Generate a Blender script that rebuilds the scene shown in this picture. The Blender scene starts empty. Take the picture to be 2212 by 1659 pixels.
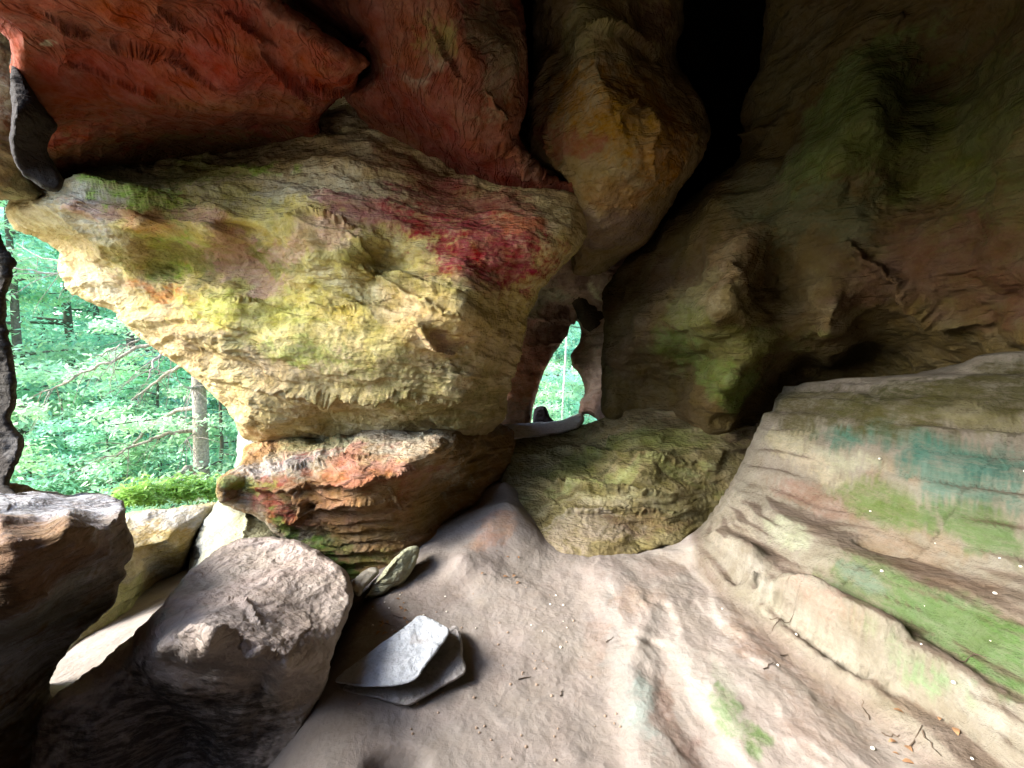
import bpy, math, random
import numpy as np

# ------------------------------------------------------------------ camera, sky, sun, exposure
scene = bpy.context.scene
PITCH = math.radians(-3.0)
CAM = np.array([0.0, 0.0, 1.5])
FP = 928.0                      # focal length in survey units, frame 2212 x 1659
cam_d = bpy.data.cameras.new('camera')
cam_d.sensor_width = 36.0
cam_d.lens = FP / 2212.0 * 36.0
cam_d.clip_start = 0.02
cam_d.clip_end = 600.0
cam = bpy.data.objects.new('camera', cam_d)
scene.collection.objects.link(cam)
cam.location = CAM
cam.rotation_euler = (math.radians(90) + PITCH, 0, 0)
scene.camera = cam

SUN_EL = math.radians(31)
SUN_AZ = math.radians(258)      # compass style: direction the sun stands in, clockwise from +Y
world = bpy.data.worlds.new('World')
scene.world = world
world.use_nodes = True
wn = world.node_tree
wn.nodes.clear()
sky = wn.nodes.new('ShaderNodeTexSky')
sky.sky_type = 'NISHITA'
sky.sun_disc = False
sky.sun_elevation = SUN_EL
sky.sun_rotation = SUN_AZ
bg = wn.nodes.new('ShaderNodeBackground')
bg.inputs['Strength'].default_value = 0.15
wo = wn.nodes.new('ShaderNodeOutputWorld')
wn.links.new(sky.outputs[0], bg.inputs[0])
wn.links.new(bg.outputs[0], wo.inputs[0])

sun_d = bpy.data.lights.new('sun', 'SUN')
sun_d.energy = 1.5
sun_d.angle = math.radians(34)
sun_d.color = (1.0, 0.95, 0.86)
sun = bpy.data.objects.new('sun', sun_d)
scene.collection.objects.link(sun)
sun.rotation_euler = (math.radians(90) - SUN_EL, 0, -SUN_AZ + math.pi)
# sun lamp shines along its -Z; rotated so that it comes from azimuth SUN_AZ

scene.view_settings.view_transform = 'Standard'
scene.view_settings.look = 'None'
scene.view_settings.gamma = 1.0
scene.view_settings.exposure = 3.6
scene.cycles.max_bounces = 8
scene.cycles.diffuse_bounces = 6
scene.cycles.sample_clamp_indirect = 0
scene.cycles.use_denoising = True
scene.cycles.use_fast_gi = False

random.seed(7)
RNG = np.random.RandomState(11)

# ------------------------------------------------------------------ helpers
cp, sp = math.cos(PITCH), math.sin(PITCH)
def rays(px, py):
    u = (np.asarray(px, float) - 1106.0) / FP
    v = (np.asarray(py, float) - 829.5) / FP
    return np.stack([u, cp + v * sp, sp - v * cp], -1)
def at(px, py, d):
    return CAM + rays(px, py) * np.asarray(d, float)[..., None]
def at_z(px, py, z):
    r = rays(px, py)
    return CAM + r * ((np.asarray(z, float) - CAM[2]) / r[..., 2])[..., None]

_perm = RNG.permutation(256)
_perm = np.concatenate([_perm, _perm, _perm])
_g = RNG.normal(size=(256, 3)); _g /= np.linalg.norm(_g, axis=1)[:, None]
def perlin(p):
    p = np.asarray(p, float)
    i = np.floor(p).astype(int); f = p - i; i &= 255
    w = f * f * f * (f * (f * 6 - 15) + 10)
    out = 0
    for dx in (0, 1):
        for dy in (0, 1):
            for dz in (0, 1):
                h = _perm[_perm[_perm[(i[:, 0] + dx) & 255] + ((i[:, 1] + dy) & 255)] + ((i[:, 2] + dz) & 255)]
                g = _g[h]
                d = g[:, 0] * (f[:, 0] - dx) + g[:, 1] * (f[:, 1] - dy) + g[:, 2] * (f[:, 2] - dz)
                out = out + d * (w[:, 0] if dx else 1 - w[:, 0]) * (w[:, 1] if dy else 1 - w[:, 1]) * (w[:, 2] if dz else 1 - w[:, 2])
    return out
def fbm(p, oct=4, gain=0.5, lac=2.03):
    s = 0; a = 1; p = np.asarray(p, float)
    for _ in range(oct):
        s = s + a * perlin(p); a *= gain; p = p * lac + 17.3
    return s
def ridged(p, oct=4):
    s = 0; a = 1; p = np.asarray(p, float)
    for _ in range(oct):
        s = s + a * (1 - np.abs(perlin(p)) * 2.2); a *= 0.5; p = p * 2.1 + 5.7
    return s / 1.9
def sstep(a, b, x):
    t = np.clip((x - a) / (b - a), 0, 1); return t * t * (3 - 2 * t)

_RB = {}
def rbf(pts, vals, q, c, reg=1e-5):
    pts = np.asarray(pts, float); vals = np.asarray(vals, float)
    n, dim = pts.shape
    def k(r2): return np.sqrt(r2 + c * c)
    A = k(((pts[:, None] - pts[None]) ** 2).sum(-1)) + np.eye(n) * (-reg)
    P = np.hstack([np.ones((n, 1)), pts])
    M = np.zeros((n + dim + 1, n + dim + 1))
    M[:n, :n] = A; M[:n, n:] = P; M[n:, :n] = P.T
    key = (pts.tobytes(), vals.tobytes(), c, reg)
    if key not in _RB: _RB[key] = np.linalg.lstsq(M, np.concatenate([vals, np.zeros(dim + 1)]), rcond=None)[0]
    w = _RB[key]
    out = np.empty(len(q))
    for s in range(0, len(q), 20000):
        qq = q[s:s + 20000]
        out[s:s + 20000] = k(((qq[:, None] - pts[None]) ** 2).sum(-1)) @ w[:n] + w[n] + qq @ w[n + 1:]
    return out

def smooth_outline(poly, jitter, seed, freq=0.03):
    poly = np.asarray(poly, float); n = len(poly); out = []
    for i in range(n):
        p0, p1, p2, p3 = poly[i - 1], poly[i], poly[(i + 1) % n], poly[(i + 2) % n]
        L = np.linalg.norm(p2 - p1); m = max(2, int(L / 2.5))
        t = np.arange(m)[:, None] / m
        a = 0.5
        if L > 350:
            seg = p1 + (p2 - p1) * t
        else:
            T1 = (p2 - p0) * a * min(1, L / (np.linalg.norm(p1 - p0) + 1e-6)); T2 = (p3 - p1) * a * min(1, L / (np.linalg.norm(p3 - p2) + 1e-6))
            seg = (2 * t**3 - 3 * t**2 + 1) * p1 + (t**3 - 2 * t**2 + t) * T1 + (-2 * t**3 + 3 * t**2) * p2 + (t**3 - t**2) * T2
        out.append(seg)
    o = np.concatenate(out)
    if jitter:
        q = np.column_stack([o * freq, np.full(len(o), seed * 3.1)])
        o = o + np.column_stack([fbm(q, 4, 0.6), fbm(q + 31.7, 4, 0.6)]) * jitter
    return o
def inside_grid(poly, X, Y):
    x1, y1 = poly[:, 0], poly[:, 1]; x2, y2 = np.roll(x1, -1), np.roll(y1, -1)
    out = np.zeros((len(Y), len(X)), bool)
    for r, y in enumerate(Y):
        m = (y1 > y) != (y2 > y)
        if m.any():
            xs = np.sort((x2[m] - x1[m]) * (y - y1[m]) / (y2[m] - y1[m]) + x1[m])
            out[r] = np.searchsorted(xs, X) % 2 == 1
    return out
def near_outline(o, pts, reach=None):
    def brute(oo, pp):
        d = np.empty(len(pp)); j = np.empty(len(pp), int)
        for s in range(0, len(pp), 4000):
            q = pp[s:s + 4000]
            D = (q ** 2).sum(1)[:, None] + (oo ** 2).sum(1)[None] - 2 * q @ oo.T
            j[s:s + 4000] = D.argmin(1); d[s:s + 4000] = np.sqrt(np.maximum(D.min(1), 0))
        return d, j
    if reach is None or len(o) < 60: return brute(o, pts)
    d, j = brute(o[::8], pts); j = j * 8
    m = np.nonzero(d < reach + 25)[0]
    if len(m): d[m], j[m] = brute(o, pts[m])
    return d, j

def new_mesh(name, verts, faces, mat, col=None, smooth=True, parent=None, origin=None):
    verts = np.asarray(verts, float)
    if origin is None:
        origin = np.array([verts[:, 0].mean(), verts[:, 1].mean(), verts[:, 2].min()]) if parent is None else np.zeros(3)
    me = bpy.data.meshes.new(name)
    v = (verts - origin).astype(np.float32)
    faces = np.asarray(faces, np.int32)
    me.vertices.add(len(v)); me.vertices.foreach_set('co', v.ravel())
    k = faces.shape[1]
    me.loops.add(faces.size); me.loops.foreach_set('vertex_index', faces.ravel())
    me.polygons.add(len(faces))
    me.polygons.foreach_set('loop_start', np.arange(0, faces.size, k, dtype=np.int32))
    me.polygons.foreach_set('loop_total', np.full(len(faces), k, np.int32))
    me.update(calc_edges=True)
    me.polygons.foreach_set('use_smooth', np.full(len(faces), smooth, bool))
    if col is not None:
        if col.shape[1] == 3: col = np.hstack([col, col])
        for nm, cc in (('Col', col[:, :3]), ('Low', col[:, 3:])):
            at_ = me.color_attributes.new(nm, 'FLOAT_COLOR', 'POINT')
            at_.data.foreach_set('color', np.column_stack([np.clip(cc, 0.01, 0.8), np.ones(len(cc))]).astype(np.float32).ravel())
    me.materials.append(mat)
    ob = bpy.data.objects.new(name, me)
    scene.collection.objects.link(ob)
    if parent is not None: ob.parent = parent
    else: ob.location = origin
    return ob
def tag(o, label=None, cat=None, group=None, kind=None):
    if label: o['label'] = label
    if cat: o['category'] = cat
    if group: o['group'] = group
    if kind: o['kind'] = kind
    return o
def empty(name, loc):
    e = bpy.data.objects.new(name, None); scene.collection.objects.link(e); e.location = loc; return e

def vnormals(verts, faces):
    a = verts[faces[:, 2]] - verts[faces[:, 0]]; b = verts[faces[:, 3]] - verts[faces[:, 1]]
    n = np.cross(a, b); N = np.zeros_like(verts)
    for k in range(4): np.add.at(N, faces[:, k], n)
    return N / (np.linalg.norm(N, axis=1)[:, None] + 1e-9)

# ------------------------------------------------------------------ materials
def rock_mat(name, fine=1.0, strata=1.0, rough=0.95, grain=0.25, scale=1.0, tilt=(0, 0, 0), spec=0.08, cracks=0.0, chip=1.0):
    m = bpy.data.materials.new(name); m.use_nodes = True
    nt = m.node_tree; N = nt.nodes; L = nt.links; N.clear()
    out = N.new('ShaderNodeOutputMaterial'); b = N.new('ShaderNodeBsdfPrincipled')
    b.inputs['Roughness'].default_value = rough; b.inputs['Specular IOR Level'].default_value = spec
    L.new(b.outputs[0], out.inputs[0])
    at_ = N.new('ShaderNodeAttribute'); at_.attribute_name = 'Col'
    geo = N.new('ShaderNodeNewGeometry')
    mp = N.new('ShaderNodeMapping'); mp.inputs['Rotation'].default_value = tilt; mp.inputs['Scale'].default_value = (scale,) * 3
    L.new(geo.outputs['Position'], mp.inputs[0])
    st = N.new('ShaderNodeMapping'); st.inputs['Scale'].default_value = (0.9, 0.9, 4.0); L.new(mp.outputs[0], st.inputs[0])
    def noise(vec, sc, det, ro=0.6, dist=0.0):
        n = N.new('ShaderNodeTexNoise'); n.inputs['Scale'].default_value = sc; n.inputs['Detail'].default_value = det
        n.inputs['Roughness'].default_value = ro; n.inputs['Distortion'].default_value = dist; L.new(vec, n.inputs['Vector']); return n.outputs['Fac']
    def mth(op, a, b_, c=None):
        n = N.new('ShaderNodeMath'); n.operation = op
        for k, x in enumerate((a, b_) if c is None else (a, b_, c)):
            if isinstance(x, (int, float)): n.inputs[k].default_value = x
            else: L.new(x, n.inputs[k])
        return n.outputs[0]
    n1 = noise(mp.outputs[0], 7, 8, 0.65, 0.3)
    n2 = noise(st.outputs[0], 2.4, 5, 0.6, 0.3)
    n3 = noise(mp.outputs[0], 60, 4, 0.7)
    n4 = noise(mp.outputs[0], 2.0, 5, 0.6, 0.5)
    vo = N.new('ShaderNodeTexVoronoi'); vo.inputs['Scale'].default_value = 26; L.new(mp.outputs[0], vo.inputs['Vector'])
    at2 = N.new('ShaderNodeAttribute'); at2.attribute_name = 'Low'
    ns = noise(st.outputs[0], 9.0, 9, 0.78, 0.4)
    rp = N.new('ShaderNodeMapRange'); rp.interpolation_type = 'SMOOTHSTEP'; rp.inputs['From Min'].default_value = .40; rp.inputs['From Max'].default_value = .56; L.new(ns, rp.inputs['Value'])
    cm = N.new('ShaderNodeMix'); cm.data_type = 'RGBA'; L.new(rp.outputs[0], cm.inputs[0]); L.new(at2.outputs['Color'], cm.inputs[6]); L.new(at_.outputs['Color'], cm.inputs[7])
    # mottled mineral colour: value and warmth wander with the rock
    f = mth('ADD', mth('MULTIPLY', n1, 0.9), mth('MULTIPLY', n2, 0.9 * strata))
    f = mth('ADD', f, mth('MULTIPLY', n3, 0.5))
    base = 0.5 * (0.9 + 0.9 * strata + 0.5)
    f = mth('MULTIPLY_ADD', mth('SUBTRACT', f, base), 2.2 * grain * 2, 1.0)
    f = mth('MAXIMUM', f, 0.35)
    mix = N.new('ShaderNodeVectorMath'); mix.operation = 'SCALE'; L.new(cm.outputs[2], mix.inputs[0]); L.new(f, mix.inputs['Scale'])
    hs = N.new('ShaderNodeHueSaturation'); L.new(mix.outputs[0], hs.inputs['Color'])
    L.new(mth('MULTIPLY_ADD', mth('SUBTRACT', n4, 0.5), 0.06, 0.5), hs.inputs['Hue'])
    L.new(mth('MULTIPLY_ADD', mth('SUBTRACT', n1, 0.5), -0.8, 1.0), hs.inputs['Saturation'])
    L.new(hs.outputs[0], b.inputs['Base Color'])
    # relief
    h = mth('MULTIPLY', n1, 0.050 * fine)
    h = mth('ADD', h, mth('MULTIPLY', n2, 0.050 * strata * fine))
    nr = N.new('ShaderNodeTexNoise'); nr.noise_type = 'RIDGED_MULTIFRACTAL'; nr.inputs['Scale'].default_value = 5.0; nr.inputs['Detail'].default_value = 6; nr.inputs['Roughness'].default_value = 0.55
    wp = N.new('ShaderNodeMapping'); wp.inputs['Scale'].default_value = (0.8, 0.8, 1.9); wp.inputs['Rotation'].default_value = (.2, .15, 0); L.new(mp.outputs[0], wp.inputs[0]); L.new(wp.outputs[0], nr.inputs['Vector'])
    h = mth('ADD', h, mth('MULTIPLY', nr.outputs['Fac'], -0.022 * fine * chip))
    h = mth('ADD', h, mth('MULTIPLY', n3, 0.006 * fine))
    h = mth('ADD', h, mth('MULTIPLY', vo.outputs['Distance'], 0.010 * fine))
    if cracks:
        vc = N.new('ShaderNodeTexVoronoi'); vc.feature = 'DISTANCE_TO_EDGE'; vc.inputs['Scale'].default_value = 1.3
        wv = N.new('ShaderNodeVectorMath'); wv.operation = 'ADD'
        nn = N.new('ShaderNodeTexNoise'); nn.inputs['Scale'].default_value = 3; nn.inputs['Detail'].default_value = 4; L.new(st.outputs[0], nn.inputs['Vector'])
        L.new(st.outputs[0], wv.inputs[0]); L.new(nn.outputs['Color'], wv.inputs[1]); L.new(wv.outputs[0], vc.inputs['Vector'])
        cr = mth('MINIMUM', mth('MULTIPLY', vc.outputs['Distance'], 14), 1.0)
        h = mth('ADD', h, mth('MULTIPLY', cr, 0.02 * cracks))
    bp = N.new('ShaderNodeBump'); bp.inputs['Strength'].default_value = 1.0; bp.inputs['Distance'].default_value = 1.0
    L.new(h, bp.inputs['Height']); L.new(bp.outputs[0], b.inputs['Normal'])
    return m

def plain_mat(name, col, rough=0.8, var=0.3, sc=12.0, bump=0.004, transl=0.0):
    m = bpy.data.materials.new(name); m.use_nodes = True
    nt = m.node_tree; N = nt.nodes; L = nt.links; b = N['Principled BSDF']
    b.inputs['Roughness'].default_value = rough; b.inputs['Specular IOR Level'].default_value = 0.25
    tc = N.new('ShaderNodeTexCoord'); n = N.new('ShaderNodeTexNoise'); n.inputs['Scale'].default_value = sc; n.inputs['Detail'].default_value = 6
    L.new(tc.outputs['Object'], n.inputs['Vector'])
    r = N.new('ShaderNodeValToRGB')
    r.color_ramp.elements[0].position = 0.3; r.color_ramp.elements[1].position = 0.7
    r.color_ramp.elements[0].color = tuple(c * (1 - var) for c in col) + (1,); r.color_ramp.elements[1].color = tuple(min(0.9, c * (1 + var)) for c in col) + (1,)
    L.new(n.outputs['Fac'], r.inputs[0]); L.new(r.outputs[0], b.inputs['Base Color'])
    if bump:
        bp = N.new('ShaderNodeBump'); bp.inputs['Distance'].default_value = bump * 10; bp.inputs['Strength'].default_value = 0.8
        L.new(n.outputs['Fac'], bp.inputs['Height']); L.new(bp.outputs[0], b.inputs['Normal'])
    if transl:
        b.inputs['Specular IOR Level'].default_value = .6
        t = N.new('ShaderNodeBsdfTranslucent'); mx = N.new('ShaderNodeMixShader'); mx.inputs[0].default_value = transl
        L.new(r.outputs[0], t.inputs['Color']); L.new(b.outputs[0], mx.inputs[1]); L.new(t.outputs[0], mx.inputs[2])
        L.new(mx.outputs[0], N['Material Output'].inputs[0])
    return m

M_ROCK = rock_mat('weathered_sandstone', fine=.75, cracks=0.25)
M_SMOOTH = rock_mat('smooth_sandstone', fine=0.8, strata=0.3, grain=0.2, cracks=0.3)
M_BAND = rock_mat('banded_sandstone', fine=0.9, strata=1.6, grain=0.25, cracks=0.4)
M_RED = rock_mat('red_ceiling_sandstone', fine=0.7, strata=0.3, grain=0.15, tilt=(0.2, 0.7, 0.3), cracks=0.8)
M_PIT = rock_mat('pitted_boulder_sandstone', fine=1.2, strata=0.8, grain=0.2, cracks=0.2)
M_FLOOR = rock_mat('trodden_sand', fine=0.26, strata=0.15, chip=0.0, grain=0.09, scale=1.3)
M_LEDGE = rock_mat('worn_ledge_sandstone', chip=0.3, fine=0.6, strata=0.5, grain=0.22)

# albedos
RED = (0.36, 0.085, 0.045); DRED = (0.26, 0.06, 0.04); MAR = (0.26, 0.035, 0.04); YEL = (0.55, 0.44, 0.13); YG = (0.40, 0.46, 0.10)
TAN = (0.42, 0.32, 0.17); PALE = (0.52, 0.46, 0.34); PINK = (0.48, 0.27, 0.21); OLIVE = (0.19, 0.17, 0.06); OCH = (0.42, 0.21, 0.035)
GREEN = (0.14, 0.26, 0.035); MOSS = (0.28, 0.42, 0.06); TEAL = (0.12, 0.27, 0.19); SAND = (0.335, 0.29, 0.255); BRN = (0.24, 0.14, 0.085)
GREY = (0.40, 0.38, 0.36); ORG = (0.48, 0.18, 0.07); DKB = (0.11, 0.07, 0.045); BLU = (0.50, 0.53, 0.57); LIME = (0.42, 0.50, 0.20)

ALB = 0.58
def stain_and_shade(verts, base, blobs, where, seed=0, warp=0.12, fq=2.2):
    """mineral and moss stains, and some painted shade: ellipses lying on the rock, edges frayed by noise"""
    col = np.tile(np.array(base, float), (len(verts), 1))
    low = col.copy()
    q = verts * fq + seed
    W = np.column_stack([fbm(q, 4, .6), fbm(q + 40, 4, .6), fbm(q + 80, 4, .6)]) * warp * 2
    st = verts * np.array([1.2, 1.2, 7.0]) + seed
    band = fbm(st, 4, .6); fray = fbm(verts * 9 + seed, 4, .7) * .35 + fbm(verts * 34 + seed, 2) * .3
    P = verts + W
    for (px, py, rx, ry, ang, c, s) in blobs:
        a = math.radians(ang)
        c0 = where(px, py); u = where(px + rx * math.cos(a), py + rx * math.sin(a)) - c0; v = where(px - ry * math.sin(a), py + ry * math.cos(a)) - c0
        # keep the two half axes on the surface's own tangent plane, bounded in length
        B = np.column_stack([u, v]); Q = (P - c0) @ np.linalg.pinv(B).T
        n = np.cross(u, v); n /= np.linalg.norm(n) + 1e-9
        dn = (P - c0) @ n / (1.5 * max(np.linalg.norm(u), np.linalg.norm(v)) + 1e-6)
        r = np.sqrt((Q ** 2).sum(1) + dn ** 2) + band * 0.35 + fray
        w = (1 - sstep(0.65, 1.15, r)) * s
        col = col * (1 - w[:, None]) + np.array(c) * w[:, None]
        w = w * .5; low = low * (1 - w[:, None]) + np.array(c) * w[:, None]
    return np.hstack([col, low]) * ALB

def axis(lo, hi, a, b, s, far):
    """fine spacing s between a and b, wider beyond"""
    mid = np.arange(max(lo, a), min(hi, b) + s, s)
    L = np.arange(mid[0] - far, lo - far, -far)[::-1] if lo < mid[0] else np.array([])
    R = np.arange(mid[-1] + far, hi + far, far) if hi > mid[-1] else np.array([])
    return np.concatenate([L, mid, R])

def mass(name, outline, depth, base, blobs=(), mat=None, step=4.0, jitter=5.0, round_w=40.0, round_d=0.35, thick=0.8, flake=0.012, ffreq=(1.5, 1.5, 4.5), fn=5.0,
         disp=0.05, dfreq=1.6, strata=0.03, sfreq=9.0, tilt=(0.08, 0.0), seed=1, c=60.0, warp=0.12, parent=None, coarse=24.0, cracks=(), zpts=(), ridge=0.0, facet=0.0, ffc=3.0, alb=1.0):
    """a body of rock: surveyed outline and distances, its front relief, rounded rim, thickness and back"""
    o = smooth_outline(outline, jitter, seed)
    lo, hi = o.min(0), o.max(0)
    X = axis(lo[0], hi[0], -40, 2252, step, coarse); Y = axis(lo[1], hi[1], -40, 1700, step, coarse)
    gx, gy = np.meshgrid(X, Y); nx, ny = len(X), len(Y)
    fx, fy = gx.ravel(), gy.ravel()
    ins = inside_grid(o, X, Y)
    keep = ins[:-1, :-1] & ins[1:, :-1] & ins[:-1, 1:] & ins[1:, 1:]
    iy, ix = np.nonzero(keep)
    F = np.column_stack([iy * nx + ix, iy * nx + ix + 1, (iy + 1) * nx + ix + 1, (iy + 1) * nx + ix])
    used = np.unique(F); remap = np.full(nx * ny, -1); remap[used] = np.arange(len(used)); F = remap[F]
    uv = np.column_stack([fx[used], fy[used]])
    cnt = np.bincount(F.ravel(), minlength=len(uv)); bnd = cnt < 4
    dist, j = near_outline(o, uv, max(round_w, 10))
    near = bnd & (dist < coarse * 1.6)
    d2, j2 = near_outline(o, uv[near]); uv[near] = o[j2]; dist[near] = 0
    depth = list(depth) + [(px, py, float((z - CAM[2]) / rays(px, py)[2])) for px, py, z in zpts]
    D = np.array(depth, float)
    flat_ = len(zpts) == 3 and len(D) == 3            # three heights: a truly flat slab
    if flat_: PL = np.linalg.solve(np.column_stack([D[:, :2], np.ones(3)]), 1 / D[:, 2])
    def df(q):
        q = np.asarray(q, float)
        return 1 / (q @ PL[:2] + PL[2]) if flat_ else rbf(D[:, :2] / 100, D[:, 2], q / 100, c / 100)
    d = np.maximum(df(uv), 0.5)
    if round_w:
        t = np.clip(1 - dist / round_w, 0, 1); d = d + round_d * (1 - np.sqrt(np.maximum(0, 1 - t * t)))
    V = at(uv[:, 0], uv[:, 1], d)
    # weathering: bulges, bedding steps, cracks
    Nn = vnormals(V, F)
    p = V * dfreq + seed * 7.7
    h = fbm(p, 5, 0.5) * disp
    if ridge: h += (ridged(V * dfreq * 2.2 + seed, 3) - 0.6) * ridge
    if facet:
        qv = V * ffc + fbm(V * 2 + seed, 2)[:, None] * 0.5
        h += (np.abs(((qv @ np.array([.6, .3, .7])) % 1) - .5) + np.abs(((qv @ np.array([-.5, .7, .4])) % 1) - .5) - .5) * facet
    bed = (V[:, 2] + V[:, 0] * tilt[0] + V[:, 1] * tilt[1]) * sfreq + fbm(V * 1.1 + seed, 3) * 1.6
    fr = bed - np.floor(bed); hard = perlin(np.column_stack([np.floor(bed) * 3.7 + seed, V[:, 0] * 0.9, V[:, 1] * 0.9]))
    prof = np.minimum(fr / 0.75, (1 - fr) / 0.25)
    h += strata * (0.55 * prof + 0.9 * hard - 0.3) * (0.6 + 0.8 * fbm(V * 0.9 + 3 * seed, 2))
    if flake:
        tl = np.array([[1, 0, tilt[0]], [0, 1, tilt[1]], [-tilt[0], -tilt[1], 1]])
        fq_ = (V @ tl) * np.array(ffreq)
        nz = (fbm(fq_ + seed * 3.3, 4, .55) + 1.0) * fn
        fl = np.floor(nz); fr2 = nz - fl
        msk = .35 + sstep(-.15, .35, fbm(V * 1.7 + seed * 9, 2))
        h += flake * (fl + sstep(.62, .9, fr2) - fn) * msk
        h += flake * .5 * (ridged(V * np.array([7, 7, 14.]) + seed, 3) - .7) * msk
    for (pts, wid, dep) in cracks:
        pts = np.array(pts, float); seg = smooth_open(pts)
        seg = seg + np.column_stack([fbm(np.column_stack([seg * 0.04, np.full(len(seg), 3.3)]), 4, .7), fbm(np.column_stack([seg * 0.04, np.full(len(seg), 9.3)]), 4, .7)]) * 9
        dd, jj = near_outline(seg, uv, 3 * wid)
        taper = np.sin(np.pi * np.clip((jj + 1) / (len(seg) + 1), 0.06, 0.94)) ** 0.4
        h -= dep * np.exp(-(dd / (wid * taper)) ** 2) * taper
    if step < 20:
        edge = np.clip(dist / 8.0, 0.15, 1)
        V = V + Nn * (h * np.where(bnd, 0.15, edge))[:, None]
    col = stain_and_shade(V, base, blobs, lambda a, b: at(a, b, float(df([(a, b)])[0])), seed, warp) * alb
    n = len(V)
    Vb = at(uv[:, 0], uv[:, 1], d + thick + 0.12 * fbm(V * 1.3 + 50, 3))
    # rim faces between the front and the back
    E = np.concatenate([F[:, [0, 1]], F[:, [1, 2]], F[:, [2, 3]], F[:, [3, 0]]])
    key = np.sort(E, 1); key = key[:, 0] * n + key[:, 1]
    _, inv, cts = np.unique(key, return_inverse=True, return_counts=True)
    E = E[cts[inv] == 1]
    rim = np.column_stack([E[:, 1], E[:, 0], E[:, 0] + n, E[:, 1] + n])
    faces = np.concatenate([F[:, ::-1], F + n, rim[:, ::-1]])
    V2 = np.concatenate([V, Vb]); col2 = np.concatenate([col, col])
    return new_mesh(name, V2, faces, mat or M_ROCK, col2, parent=parent)
def smooth_open(p):
    out = []
    for i in range(len(p) - 1):
        m = max(2, int(np.linalg.norm(p[i + 1] - p[i]) / 3)); t = np.arange(m)[:, None] / m
        out.append(p[i] + (p[i + 1] - p[i]) * t)
    return np.concatenate(out + [p[-1:]])

# ================================================================== CAVE
EXTRA = []
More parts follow.
